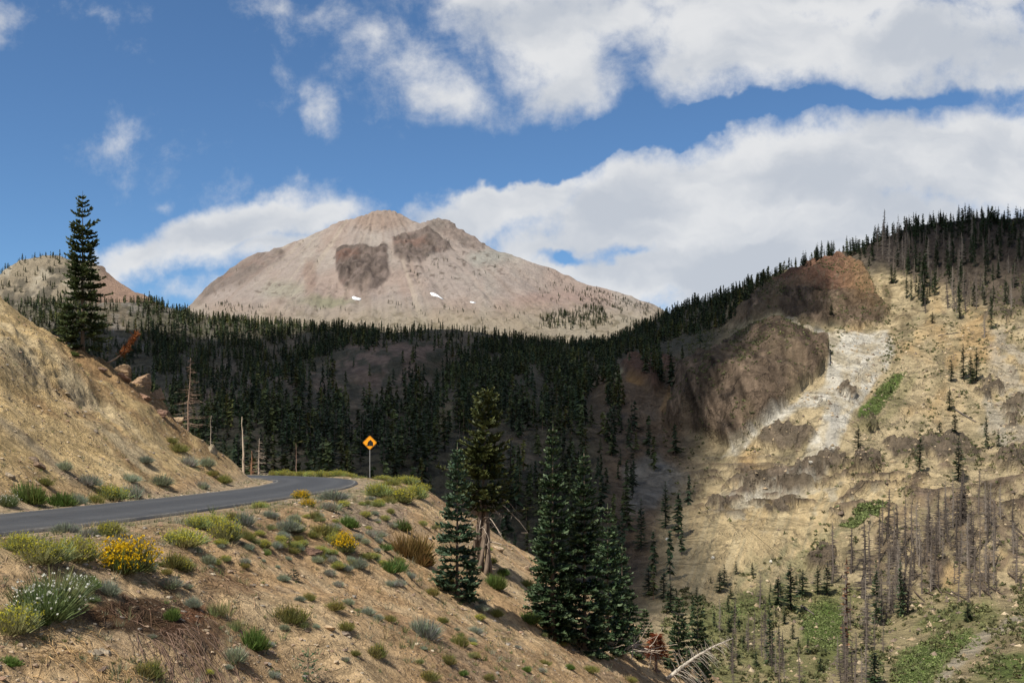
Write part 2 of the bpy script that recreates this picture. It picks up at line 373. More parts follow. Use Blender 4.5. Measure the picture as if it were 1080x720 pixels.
# ---- the volcano
def build_volcano():
    sky = [(-500, 520), (60, 385), (150, 350), (195, 326), (205, 319), (220, 305), (235, 293), (250, 281), (262, 273), (285, 266), (300, 262), (320, 252), (340, 243), (358, 235), (375, 229), (390, 223), (398, 222), (410, 222),
           (422, 226), (435, 234), (445, 236), (452, 233), (462, 231), (474, 233), (482, 241), (497, 250), (512, 259), (530, 267), (570, 282), (610, 296), (640, 305), (670, 314), (690, 322), (740, 345), (800, 375), (1500, 560)]
    pxs = np.r_[np.linspace(-500, 150, 20, endpoint=False), np.linspace(150, 760, 420, endpoint=False), np.linspace(760, 1500, 20)]
    ctrl = [(-500, 520, 2500), (60, 385, 2850), (205, 319, 3050), (262, 273, 3180), (300, 262, 3230), (398, 222, 3400), (435, 234, 3350), (462, 231, 3380), (530, 267, 3200), (610, 296, 3080), (690, 322, 2980), (800, 375, 2850), (1500, 560, 2400),
            (230, 330, 2600), (300, 330, 2520), (400, 345, 2380), (500, 345, 2380), (600, 350, 2450), (680, 350, 2620), (300, 300, 2830), (400, 300, 2760), (400, 262, 3040), (500, 300, 2730), (600, 320, 2740), (300, 380, 2300), (600, 400, 2300), (0, 500, 2200), (1000, 560, 2200), (450, 500, 2000)]
    s = Sheet(pxs, sky, 560, ctrl, 210, 120, 60, back=8, vis=400, fvis=.88)
    px, py = s.PXf, s.PYf; X, Y, Z = s.P[..., 0], s.P[..., 1], s.P[..., 2]
    wx = px + 3.2 * fbm(px / 12, py / 12, seed=3, o=3); wy = py + 3.2 * fbm(px / 12, py / 12, seed=9, o=3)
    o1 = ss(poly_sd(wx, wy, [(353, 262), (364, 256), (385, 257), (404, 256), (409, 268), (412, 292), (398, 305), (380, 308), (362, 302), (353, 285)]), -1, 1.5)
    o1b = ss(poly_sd(wx, wy, [(399, 262), (403, 255), (408, 258), (409, 272), (402, 272)]), -2, 2)
    o2 = ss(poly_sd(wx, wy, [(413, 250), (425, 246), (440, 244), (452, 238), (470, 252), (480, 262), (455, 268), (430, 277), (416, 272)]), -1, 1.5)
    o3 = ss(poly_sd(wx, wy, [(195, 328), (225, 296), (262, 270), (298, 262), (304, 270), (280, 290), (255, 302), (235, 310), (215, 320)]), -2, 5)
    o4 = ss(poly_sd(wx, wy, [(447, 230), (480, 232), (520, 258), (500, 262), (475, 250), (450, 240)]), -2, 4)
    rk = np.maximum.reduce([o1, o1b, o2 * .9, o3 * .62, o4 * .55])
    crag = ridge(X / 34, Y / 60, Z / 55, o=4, seed=21)
    n = fbm(X / 260, Y / 260, Z / 260, o=4, seed=5) * 16 + fbm(X / 50, Y / 120, Z / 120, o=4, seed=8) * 5
    blk = np.abs(fbm(X / 22, Y / 40, Z / 30, o=4, seed=24)) * 2 - .4
    q1 = ss(poly_sd(wx, wy, [(357, 268), (366, 259), (385, 258), (402, 260), (409, 270), (410, 290), (396, 303), (380, 307), (364, 300), (356, 284)]), -5, 7)
    h = n + rk * (crag * 7 + blk * 7) * ss(q1 + o2 + o3 + o4 + o1b, .1, .8) + q1 * (crag * 12 + 14 * ss(py, 250, 300)) + o2 * 6 * ss(py, 240, 275)
    gul = ridge((px - 400) / np.maximum(py - 190, 30) * 9, py / 140, o=3, seed=31); h = h - np.maximum(gul, 0) * 5.5 + ridge(X / 45, Y / 70, Z / 60, o=4, seed=26) * 3.5
    s.displace(h)
    base = np.array([.325, .275, .248])
    c = np.broadcast_to(base, s.P.shape).copy()
    c = lerp(c, (.335, .265, .23), ss(fbm(px / 60, py / 30, seed=12), -.1, .5))
    c = lerp(c, (.36, .32, .285), ss(fbm(px / 30, py / 40, seed=14), .1, .6) * .8)
    streak = fbm((px - 400) / np.maximum(py - 185, 30) * 14, py / 200, o=4, seed=33)
    c = lerp(c, (.27, .20, .16), ss(streak, .1, .6) * .35); c = lerp(c, (.42, .36, .29), ss(-streak, .15, .6) * .45)
    c = lerp(c, (.30, .22, .175), ss(-np.hypot((wx - 400) / 40, (wy - 232) / 14), -1.1, -.3) * .7)          # warm summit
    c = lerp(c, (.29, .30, .27), ss(-np.hypot((wx - 515) / 30, (wy - 272) / 10), -1.2, -.3) * .6)       # grey-blue patch
    c = lerp(c, (.20, .21, .13), ss(-np.hypot((wx - 345) / 42, (wy - 318) / 7), -1.2, -.2) * .7)      # thin green at the foot of the cliff
    c = lerp(c, (.30, .31, .22), ss(-np.hypot((wx - 300) / 30, (wy - 305) / 12), -1.2, -.3) * .4)
    c = lerp(c, (.31, .21, .18), ss(-np.hypot((wx - 590) / 60, (wy - 318) / 14), -1.2, -.3) * .5)
    c = lerp(c, (.26, .18, .145), ss(-np.abs(wx - 327), -9, -2) * ss(wy, 270, 280) * ss(-wy, -325, -300) * .6)
    rc = np.array([.145, .115, .102])[None, None] * np.clip(1 + 1.1 * fbm(X / 22, Y / 45, Z / 38, o=5, seed=44, g=.65), .3, 1.9)[..., None]  # dark rock, with much of the crag shading put into its colour
    rc = lerp(rc, (.22, .12, .09), ss(fbm(X / 90, Y / 90, Z / 60, seed=46), .1, .5) * .5)
    c = c * (1 - np.clip(rk, 0, 1)[..., None]) + rc * np.clip(rk, 0, 1)[..., None]
    tal = ss(-np.abs(wx - 384 + (wy - 310) * .1), -30, -14) * ss(wy, 296, 306) * ss(-wy, -326, -314); c = lerp(c, (.25, .195, .165), tal * ss(fbm(px / 4, py / 14, seed=47), -.1, .3) * .8)
    sp2 = ss(fbm(px / 3.2, py / 2.4, o=3, seed=52), .30, .5) * ss(fbm(px / 30, py / 18, seed=53, o=3), -.1, .25); c = lerp(c, (.17, .135, .115), sp2 * .75)
    sp = ss(fbm(px / 5, py / 3.2, o=3, seed=50), .35, .5) * ss(-np.hypot((px - 470) / 60, (py - 275) / 28), -1.3, -.5); c = lerp(c, (.12, .095, .08), sp * .8)
    fl = ss(py, 312, 345); c = lerp(c, (.30, .26, .18), fl * .6); c = lerp(c, (.16, .135, .09), fl * ss(fbm(px / 9, py / 3, seed=57, o=3), .15, .45) * .7)
    o = add('mountain', s.mesh('mountain', c, M_far)); tag(o, 'bare pinkish grey volcano with dark cliff outcrops rising behind the forest', None, kind='structure')
    return s
VOL = build_volcano()

def build_left_peak():
    sky = [(-600, 400), (-200, 335), (-60, 305), (0, 291), (12, 282), (25, 276), (45, 272), (62, 272), (78, 277), (92, 276), (108, 281), (118, 290), (128, 300), (138, 308), (160, 316), (200, 335), (300, 375), (500, 420)]
    pxs = np.r_[np.linspace(-600, -40, 20, endpoint=False), np.linspace(-40, 240, 180, endpoint=False), np.linspace(240, 500, 12)]
    ctrl = [(-600, 400, 1700), (-200, 335, 1950), (0, 291, 2150), (60, 272, 2300), (138, 308, 2150), (200, 335, 2050), (300, 375, 1900), (500, 420, 1900), (0, 340, 1780), (80, 340, 1820), (160, 340, 1900), (0, 400, 1560), (200, 400, 1700), (-300, 480, 1500), (400, 520, 1500)]
    s = Sheet(pxs, sky, 520, ctrl, 110, 120, 60, back=8, vis=380, fvis=.85)
    px, py = s.PXf, s.PYf; X, Y, Z = s.P[..., 0], s.P[..., 1], s.P[..., 2]
    s.displace(fbm(X / 160, Y / 160, Z / 160, o=4, seed=61) * 9 + ridge(X / 40, Y / 60, Z / 50, o=4, seed=62) * 5)
    c = np.broadcast_to(np.array([.30, .25, .18]), s.P.shape).copy()
    c = lerp(c, (.40, .35, .27), ss(fbm(px / 20, py / 12, seed=63), .0, .4)); c = lerp(c, (.10, .09, .07), ss(fbm(px / 12, py / 9, seed=64), .05, .3) * .8)
    c = lerp(c, (.30, .205, .155), ss(px + (py - 290) * .3, 96, 112)); c = lerp(c, (.16, .12, .10), ss(px, 96, 112) * ss(-py, -298, -286) * .7)
    o = add('hill', s.mesh('hill', c, M_far)); tag(o, kind='structure')
    return s
LP = build_left_peak()

# ---- forested ridge, valley and the big hillside on the right
TSKY = [(-700, 330), (-200, 312), (0, 322), (100, 320), (130, 319), (160, 319), (185, 325), (205, 332), (240, 336), (270, 340), (330, 347), (400, 350), (480, 347), (520, 352), (560, 358), (600, 361), (640, 357), (665, 348), (690, 337), (715, 329), (740, 320),
        (770, 309), (800, 296), (815, 287), (840, 280), (868, 272), (880, 268), (900, 264), (915, 258), (930, 251), (945, 245), (960, 239), (990, 234), (1020, 233), (1080, 234), (1200, 228), (1500, 215), (1900, 200)]
CLIFF_A = [(703, 452), (712, 405), (735, 385), (765, 368), (800, 348), (822, 336), (842, 345), (862, 368), (874, 376), (872, 390), (852, 404), (834, 423), (805, 452), (774, 473), (740, 462)]
CLIFF_B = [(770, 340), (800, 305), (835, 284), (868, 274), (892, 273), (912, 285), (926, 312), (938, 330), (930, 345), (905, 347), (860, 347), (842, 343), (822, 333), (800, 342)]
def build_terrain():
    pxs = np.r_[np.linspace(-700, -10, 40, endpoint=False), np.linspace(-10, 1100, 640, endpoint=False), np.linspace(1100, 1900, 40)]
    ctrl = [(-700, 330, 1200), (-200, 312, 1350), (0, 322, 1450), (130, 319, 1480), (205, 332, 1480), (330, 347, 1420), (480, 347, 1380), (600, 361, 1500), (665, 348, 1420), (740, 320, 1300), (800, 296, 1220), (868, 272, 1120), (930, 251, 1080), (990, 234, 1040), (1080, 234, 1010), (1500, 215, 850), (1900, 200, 750),
            (0, 400, 1000), (130, 370, 1150), (200, 400, 950), (330, 390, 1020), (400, 400, 820), (430, 370, 1020), (480, 390, 980), (200, 450, 640), (330, 440, 660), (430, 450, 600), (540, 420, 720), (600, 400, 900), (640, 380, 1080),
            (200, 500, 470), (400, 500, 440), (540, 500, 480), (-300, 450, 700), (-600, 450, 600), (0, 500, 520), (600, 500, 520), (600, 560, 430), (540, 560, 420), (300, 560, 370), (0, 600, 320), (300, 640, 300), (540, 640, 310), (640, 620, 370), (680, 590, 420),
            (660, 420, 700), (660, 480, 580), (700, 360, 1060), (720, 400, 740), (700, 460, 620), (760, 350, 960), (770, 480, 575), (850, 420, 600), (890, 385, 680), (750, 520, 520), (750, 570, 430), (850, 520, 500), (850, 570, 440),
            (800, 330, 900), (850, 350, 780), (920, 350, 800), (900, 290, 960), (950, 300, 900), (950, 400, 650), (950, 450, 575), (950, 500, 505), (950, 560, 430), (1010, 350, 750), (1080, 350, 730), (1080, 300, 850), (1010, 300, 880), (1080, 400, 640), (1080, 450, 560), (1080, 500, 495), (1080, 560, 430),
            (700, 640, 335), (830, 640, 375), (960, 630, 385), (1080, 620, 370), (1080, 660, 310), (700, 720, 255), (830, 720, 262), (1000, 720, 258), (1000, 680, 310), (1400, 450, 520), (1900, 450, 450), (1400, 650, 300), (1900, 700, 230),
            (-600, 900, 148), (0, 900, 150), (540, 900, 150), (1100, 900, 150), (1800, 900, 145), (-600, 1400, 68), (300, 1400, 70), (900, 1400, 70), (1800, 1400, 68)]
    s = Sheet(pxs, TSKY, 1400, ctrl, 400, 160, 90, back=12, backstep=.03, vis=745, fvis=.93)
    px, py = s.PXf, s.PYf; X, Y, Z = s.P[..., 0], s.P[..., 1], s.P[..., 2]
    wx = px + 9 * fbm(px / 26, py / 26, seed=3, o=4); wy = py + 9 * fbm(px / 26, py / 26, seed=9, o=4)
    vx = px + 4 * fbm(px / 12, py / 12, seed=13, o=3); vy = py + 3 * fbm(px / 12, py / 12, seed=19, o=3)
    a = poly_sd(vx, vy, CLIFF_A); b = poly_sd(vx, vy, CLIFF_B)
    A = ss(a, -.5, 2.0); B = ss(b, -1.5, 3)
    A3 = ss(poly_sd(vx, vy, [(655, 392), (668, 380), (695, 378), (712, 384), (708, 400), (690, 425), (664, 412)]), -2, 4)
    # outcrops on the lower slopes
    outs = [(960, 475, 26, 14), (1005, 472, 34, 16), (1068, 490, 18, 12), (832, 462, 26, 16), (878, 492, 18, 14), (914, 495, 16, 12), (890, 340 + 70, 12, 6), (860, 498, 22, 8), (790, 512, 26, 7), (836, 516, 24, 7), (820, 540, 18, 5),
            (1055, 335, 18, 8), (1045, 410, 16, 5), (1070, 425, 14, 6), (915, 450, 8, 8), (990, 600, 14, 9), (868, 590, 16, 10), (760, 480 + 60, 10, 4), (1070, 440, 12, 4)]
    O = np.zeros_like(px)
    ox = px + 12 * fbm(px / 12, py / 9, seed=23, o=4); oy = py + 9 * fbm(px / 10, py / 8, seed=29, o=4)
    for (x, y, rx, ry) in outs: O = np.maximum(O, ss(-np.hypot((ox - x) / rx / 1.05, (oy - y) / ry), -1.1, -.75))
    # ledges: horizontal dark shelves on the pale slope
    led = ss(ridge(px / 60 + py / 50, py / 9, o=3, seed=71), .42, .62) * ss(px, 690, 760) * ss(py, 470, 500) * ss(-py, -570, -535)
    right = ss(px, 640, 760)
    low = ss(py, 640, 700)
    h = fbm(X / 120, Y / 120, Z / 120, o=5, seed=71) * (8 - 6.5 * low)
    h = h + fbm(X / 22, Y / 30, Z / 22, o=4, seed=73) * (1.8 - 1.2 * low)
    g = ridge(X / 34, Y / 200, Z / 200, o=4, seed=75); h = h + g * 3.0 * right * (1 - low)
    crag = ridge(X / 26 + Z / 60, Y / 60, Z / 90, o=5, seed=77)
    blk = np.abs(fbm(X / 9, Y / 14, Z / 7, o=4, seed=79)) * 2 - .5
    h = h + A * (crag * 8 + 5 + 8 * ss(a, 0, 30)) + B * (crag * 7 + 2 + 2 * ss(b, 0, 22) + blk * 2) + A3 * (crag * 5 + 5) + O * (crag * 5 + 2.0 + 3 * blk) + led * 2.5 + (A + B) * blk * 1.2
    # knolls in the dark forest
    for (x, y, rx, ry, hh) in [(425, 385, 60, 22, 8), (300, 425, 60, 22, 12), (655, 415, 40, 30, 8), (560, 400, 26, 16, 12), (480, 440, 20, 26, 8)]:
        h = h + hh * np.exp(-(((px - x) / rx) ** 2 + ((py - y) / ry) ** 2))
    s.displace(h)
    n3 = fbm(px / 40, py / 30, seed=81, o=4); n4 = fbm(px / 11, py / 8, seed=83, o=4)
    # colours --------------------------------------------------
    c = np.broadcast_to(np.array([.115, .105, .075]), s.P.shape).copy()                                   # forest floor
    c = lerp(c, (.20, .16, .115), ss(-fbm(px / 60, py / 26, seed=305, o=3), .0, .3) * ss(n4, -.3, .2) * .8)
    c = lerp(c, (.20, .18, .155), ss(n4, .15, .5) * ss(-px, -300, -180) * .9)                                 # pale rock by the left
    c = lerp(c, (.25, .18, .14), ss(-np.hypot((wx - 420) / 72, (wy - 385) / 28), -1.15, -.6) * ss(n4, -.35, .2))          # brown knoll
    c = lerp(c, (.24, .18, .14), ss(-np.hypot((wx - 280) / 100, (wy - 415) / 26), -1.15, -.6) * ss(n4, -.1, .3) * .8)
    c = lerp(c, (.06, .085, .03), ss(-np.hypot((wx - 235) / 40, (wy - 492) / 24), -1.2, -.6) * .8)
    c = lerp(c, (.045, .055, .022), ss(-np.hypot((wx - 480) / 60, (wy - 395) / 16), -1.1, -.5) * .6)
    c = lerp(c, (.26, .21, .13), ss(-np.hypot((wx - 472) / 10, (wy - 448) / 24), -1.2, -.5) * .7)
    rd = ss(wx - (wy - 480) * .1, 610, 655) * ss(wy, 372, 400); c = lerp(c, (.20, .145, .10), rd)                # brown bare slope
    c = lerp(c, (.28, .19, .11), rd * ss(n3, .05, .4) * .6)
    c = lerp(c, (.17, .145, .12), rd * ss(-n3, .1, .45) * .6)
    c = lerp(c, (.36, .34, .22), ss(-np.hypot((wx - 652) / 6, (wy - 408) / 15), -1.2, -.6))
    c = lerp(c, (.36, .22, .10), ss(-np.hypot((wx - 676) / 12, (wy - 418) / 6), -1.2, -.6))
    c = lerp(c, (.30, .20, .11), ss(-line_d(wx, wy, [(722, 390), (708, 420), (700, 440)]), -7, -3))
    c = lerp(c, (.15, .085, .06), A3 * .9)
    # sunlit hillside
    tan = ss(wx - 740 + (wy - 520) * .35, -55, 10) * ss(wy, 276, 300)
    c = lerp(c, (.50, .40, .245), tan)
    c = lerp(c, (.50, .405, .25), tan * ss(n3, .0, .45)); c = lerp(c, (.46, .31, .15), tan * ss(fbm(px / 50, py / 60, seed=88), .1, .5) * .8)
    c = lerp(c, (.28, .235, .14), tan * ss(fbm(px / 18, py / 12, seed=89), .1, .42) * .75)
    # yellowish slope with streaks
    stk = fbm((px + py * .35) / 5, (py - px * .2) / 90, o=3, seed=90)
    ye = ss(poly_sd(wx, wy, [(690, 620), (700, 560), (745, 510), (800, 520), (960, 490), (1000, 520), (930, 560), (860, 600), (800, 640)]), -10, 16)
    c = lerp(c, (.60, .46, .26), ye * .85); c = lerp(c, (.36, .31, .20), ye * ss(stk, .05, .4) * .6); c = lerp(c, (.62, .52, .33), ye * ss(-stk, .1, .5) * .5)
    gr = ss(poly_sd(wx, wy, [(740, 640), (790, 590), (850, 560), (905, 560), (870, 600), (820, 640)]), -12, 14); c = lerp(c, (.29, .27, .15), gr * .75 * ss(n4, -.4, .3))
    # pale ashy bands
    wmask = ss(poly_sd(wx, wy, [(838, 352), (895, 348), (938, 350), (946, 372), (932, 396), (908, 418), (900, 440), (890, 470), (868, 500), (840, 520), (780, 540), (745, 532), (775, 515), (845, 492), (858, 458), (866, 430), (848, 425), (822, 444), (778, 478), (760, 478), (836, 418), (868, 398), (875, 375)]), -3, 4)
    c = lerp(c, (.54, .48, .37), wmask * (.9 + .3 * n4)); c = lerp(c, (.66, .62, .54), wmask * ss(n4, -.25, .2) * .85)
    c = lerp(c, (.47, .44, .385), ss(-line_d(wx, wy, [(880, 432), (880, 465), (866, 498), (838, 520)]), -9, -3) * .85)
    c = lerp(c, (.45, .39, .30), ss(poly_sd(wx, wy, [(1050, 350), (1110, 355), (1110, 460), (1070, 470), (1030, 445), (1045, 410)]), -8, 8) * ss(n4, -.25, .2) * .85)
    c = lerp(c, (.48, .43, .34), ss(-line_d(vx, vy, [(1042, 420), (1055, 445), (1060, 470)]), -7, -3) * .8)
    c = lerp(c, (.27, .29, .28), ss(poly_sd(wx, wy, [(660, 500), (700, 490), (720, 505), (690, 540), (655, 545)]), -8, 6) * .5)
    c = lerp(c, (.50, .46, .38), led * ss(n4, -.1, .3) * .5)
    lowrk = ss(poly_sd(wx, wy, [(740, 545), (790, 520), (860, 505), (930, 520), (900, 545), (800, 560)]), -6, 8); c = lerp(c, (.50, .44, .33), lowrk * ss(n4, -.05, .3) * .8)
    # rocks
    rock = np.clip(np.maximum.reduce([A, B, O, led * .9]), 0, 1)
    strata = fbm((px - py * .5) / 7, (py + px * .6) / 26, o=4, seed=93)
    rc = np.array([.135, .098, .07])[None, None] * (1 + 1.0 * strata)[..., None]
    rc = rc * np.clip(1 + .75 * fbm((px - py * .4) / 3.2, (py + px * .4) / 6, o=3, seed=96, g=.65), .3, 2)[..., None]
    rc = lerp(rc, (.21, .155, .10), ss(fbm(px / 20, py / 25, seed=95), .05, .5) * .6)
    rc = lerp(rc, (.20, .105, .07), B * ss(-vy + (vx - 860) * .12, -318, -296) * .85); rc = lerp(rc, (.30, .19, .10), B * ss(vx, 880, 912) * ss(-vy, -345, -300) * .75)
    rc = lerp(rc, rc * .4 + np.array([.11, .092, .068]), np.clip(O, 0, 1) * .9)
    c = c * (1 - rock[..., None]) + rc * rock[..., None]
    c = lerp(c, (.17, .125, .07), ss(poly_sd(wx, wy, [(905, 290), (1000, 300), (985, 345), (940, 380), (925, 345)]), -6, 10) * ss(n4, -.1, .3) * .6)
    crest = ss(-np.hypot((wx - 828) / 24, (wy - 347) / 12), -1.2, -.6); c = lerp(c, (.40, .30, .165), crest * .85); c = lerp(c, (.50, .44, .33), ss(-line_d(vx, vy, [(832, 345), (858, 366), (886, 382)]), -7, -2) * .7)
    # burned top of the hill: grey brown litter
    top = ss(-(wy - np.interp(px, [860, 930, 1000, 1080], [262, 285, 310, 330])), -8, 12) * ss(px, 860, 930); c = lerp(c, (.085, .066, .055), top * .92)
    c = lerp(c, (.20, .145, .105), ss(poly_sd(wx, wy, [(900, 590), (950, 540), (1100, 500), (1100, 600), (1040, 645), (960, 640)]), -12, 12) * ss(n4, -.2, .3) * .75)
    fineg = fbm(px / 3.5, py / 2.6, o=3, seed=97, g=.65); c = c * np.clip(1 + .30 * fineg, .5, 1.5)[..., None]; c = lerp(c, (.17, .135, .095), tan * ss(fineg, .28, .5) * ss(n3, -.3, .2) * .7)
    # green patches
    G1 = np.array([.115, .165, .042]) * (1 + .5 * n4)[..., None]; G2 = (.17, .19, .065)
    c = lerp(c, G1, ss(poly_sd(vx, vy, [(904, 438), (912, 424), (925, 408), (944, 398), (956, 396), (950, 406), (936, 420), (926, 434), (910, 444)]), -2, 2.5))
    c = lerp(c, (.17, .17, .07), ss(poly_sd(vx, vy, [(900, 450), (930, 434), (958, 398), (968, 396), (945, 430), (915, 460)]), -4, 3) * .45)
    vf = ss(wy, 610, 640) * ss(wx, 700, 760); c = lerp(c, (.36, .30, .165), vf * .85); c = lerp(c, (.22, .22, .09), vf * ss(n3, -.1, .25) * .8)
    c = lerp(c, G1, ss(poly_sd(vx, vy, [(845, 650), (868, 637), (890, 645), (893, 665), (890, 682), (866, 690), (846, 672)]), -7, 7))
    c = lerp(c, G2, ss(poly_sd(vx, vy, [(840, 675), (890, 670), (900, 690), (870, 700)]), -5, 6) * .7)
    c = lerp(c, G1, ss(poly_sd(vx, vy, [(940, 720), (950, 690), (985, 675), (1025, 668), (1030, 676), (1000, 692), (980, 712), (975, 730)]), -7, 6))
    c = lerp(c, G2, ss(poly_sd(vx, vy, [(960, 665), (1000, 640), (1035, 640), (1040, 655), (1000, 668)]), -5, 6) * .85)
    c = lerp(c, G1, ss(poly_sd(vx, vy, [(1020, 705), (1060, 690), (1100, 690), (1100, 720), (1040, 715)]), -4, 5) * .9)
    c = lerp(c, (.44, .38, .29), ss(-line_d(vx, vy, [(1110, 645), (1060, 662), (1030, 680), (1000, 705), (985, 730)]), -9, -3) * .9)
    c = lerp(c, (.36, .28, .17), ss(poly_sd(vx, vy, [(1060, 665), (1100, 650), (1100, 690), (1050, 692), (1010, 720), (990, 730), (1020, 690)]), -3, 6) * .7)
    c = lerp(c, (.15, .17, .06), ss(poly_sd(wx, wy, [(725, 630), (790, 622), (820, 640), (800, 668), (735, 665)]), -8, 10) * .7)
    o = add('terrain', s.mesh('terrain', c, M_terr)); tag(o, kind='structure')
    return s
TER = build_terrain()
# the wide ground the hills stand on
g = 14000.0
gm = np_mesh('ground', [(-g, -g, -140), (g, -g, -140), (g, g, -140), (-g, g, -140)], [(0, 1, 2, 3)], None, (.2, .17, .11), [M_far]); tag(add('ground', gm), kind='structure')
# ---------------------------------------------------------------- the cloud overhead whose shadow lies on the valley
SHADOW = [(-80, 352), (120, 348), (230, 356), (330, 352), (480, 342), (600, 350), (700, 322), (790, 292), (850, 285), (868, 318), (852, 352), (785, 385), (738, 470), (685, 515), (642, 575), (615, 640), (560, 700), (300, 700), (180, 520), (120, 430), (-80, 430)]
SHADOW2 = [(868, 215), (1150, 205), (1150, 300), (1000, 292), (935, 285), (890, 264)]       # dim crest of the hill on the right
CLOUD_H = 1000.0
def build_cloud():
    sd = np.maximum(poly_sd(TER.PX, TER.PY, SHADOW), poly_sd(TER.PX, TER.PY, SHADOW2))
    n = TER.PX.shape[0]; P = TER.P[:n]
    sel = (TER.PX > -350) & (TER.PX < 1250) & (TER.PY < 780); idx = np.flatnonzero(sel.ravel()); idx = rng.choice(idx, 9000, False)
    G = P.reshape(-1, 3)[idx]; m = np.clip(sd.ravel()[idx] / 16, -1, 1)
    # lit places round the valley: volcano, near road
    vsel = rng.choice(VOL.P.shape[0] * VOL.P.shape[1], 1500, False); G2 = VOL.P.reshape(-1, 3)[vsel]
    th = rng.uniform(0, 6.28, 900); rr = 170 * np.sqrt(rng.uniform(0, 1, 900)); G3 = np.c_[rr * np.cos(th), rr * np.sin(th) + 20, np.full(900, -12.)]
    G = np.r_[G, G2, G3]; m = np.r_[m, -np.ones(len(G2) + len(G3))]
    k = (CLOUD_H - G[:, 2]) / S.z; Q = np.c_[G[:, 0] + S.x * k, G[:, 1] + S.y * k]
    qs = Q[m > 0]; x0, y0 = qs.min(0) - 60; x1, y1 = qs.max(0) + 60; st = 14.0
    xs = np.arange(x0, x1, st); ys = np.arange(y0, y1, st); GX, GY = np.meshgrid(xs, ys, indexing='ij'); f = np.zeros(GX.shape)
    bw = 20.0
    for i in range(GX.shape[0]):
        near = np.abs(Q[:, 0] - xs[i]) < 60; q = Q[near]; mm = m[near]
        if len(q) == 0: f[i] = -1; continue
        w = np.exp(-((q[:, 0] - xs[i])[None] ** 2 + (q[None, :, 1] - ys[:, None]) ** 2) / (2 * bw * bw)); sw = w.sum(1)
        f[i] = ((w * mm[None]).sum(1) - 1e-3) / (sw + 1e-3)
    f = f + .35 * fbm(GX / 70, GY / 70, o=4, seed=4)
    T = 150 * ss(f, -.08, .65) * (1 + .35 * fbm(GX / 120, GY / 120, o=3, seed=6))
    T[0] = T[-1] = 0; T[:, 0] = T[:, -1] = 0
    keep = T > 1.0
    bump = 1 + .3 * ridge(GX / 60, GY / 60, o=3, seed=2)
    top = CLOUD_H + T * bump; bot = CLOUD_H - T * .12
    nx, ny = GX.shape; N = nx * ny
    V = np.concatenate([np.stack([GX, GY, top], -1).reshape(-1, 3), np.stack([GX, GY, bot], -1).reshape(-1, 3)])
    i, j = np.meshgrid(np.arange(nx - 1), np.arange(ny - 1), indexing='ij')
    cell = (keep[:-1, :-1] | keep[1:, :-1] | keep[:-1, 1:] | keep[1:, 1:])
    a = (i * ny + j)[cell]; b = ((i + 1) * ny + j)[cell]; c = ((i + 1) * ny + j + 1)[cell]; d = (i * ny + j + 1)[cell]
    Q4 = np.concatenate([np.stack([a, b, c, d], -1), np.stack([a, d, c, b], -1) + N])
    # side walls along the edge of the kept cells
    pad = np.zeros((nx + 1, ny + 1), bool); pad[1:-1, 1:-1] = cell[:nx - 1, :ny - 1]
    side = []
    for (ii, jj) in zip(*np.nonzero(cell)):
        A, B_, C_, D_ = ii * ny + jj, (ii + 1) * ny + jj, (ii + 1) * ny + jj + 1, ii * ny + jj + 1
        if not pad[ii, jj + 1]: side.append((D_, A, A + N, D_ + N))
        if not pad[ii + 2, jj + 1]: side.append((B_, C_, C_ + N, B_ + N))
        if not pad[ii + 1, jj]: side.append((A, B_, B_ + N, A + N))
        if not pad[ii + 1, jj + 2]: side.append((C_, D_, D_ + N, C_ + N))
    Q4 = np.concatenate([Q4, np.array(side)])
    m = bpy.data.materials.new('cloud_vapour'); m.use_nodes = True; nt = m.node_tree; nt.nodes.clear(); t = NT(nt)
    v = t.n('ShaderNodeVolumeScatter', {'Color': (1, 1, 1, 1), 'Density': 0.0125, 'Anisotropy': .3}); t.n('ShaderNodeOutputMaterial', {'Volume': v.outputs[0]})
    used = np.unique(Q4); mp = np.full(len(V), -1); mp[used] = np.arange(len(used))
    o = add('cloud', np_mesh('cloud', V[used], mp[Q4], None, None, [m], smooth=False))
    tag(o, 'broad grey cumulus cloud high over the valley, throwing the forest into shade', 'cloud')
build_cloud()

# ---------------------------------------------------------------- the near ground: road bench, cut slope on the left, embankment on the right
CTRL = [(120, -60), (60, -26), (24, -9), (3, -7.5), (-11, -1), (-19.2, 9), (-18.6, 21), (-15.6, 34), (-14.2, 46), (-13.3, 58), (-13.2, 70), (-15.2, 84), (-20.5, 95), (-30, 101.5), (-44, 104), (-66, 104), (-110, 96), (-170, 80)]
def catmull(P, n=24):
    P = np.asarray(P, float); P = np.r_[[2 * P[0] - P[1]], P, [2 * P[-1] - P[-2]]]; out = []
    for i in range(1, len(P) - 2):
        for t in np.linspace(0, 1, n, endpoint=False):
            a, b, c, d = P[i - 1:i + 3]; out.append(.5 * (2 * b + (c - a) * t + (2 * a - 5 * b + 4 * c - d) * t * t + (3 * b - a - 3 * c + d) * t ** 3))
    out.append(P[-2]); return np.array(out)
RL = catmull(CTRL, 14); RT = np.gradient(RL, axis=0); RT /= np.linalg.norm(RT, axis=1)[:, None]
RZ = -2.2; RHW = 3.0
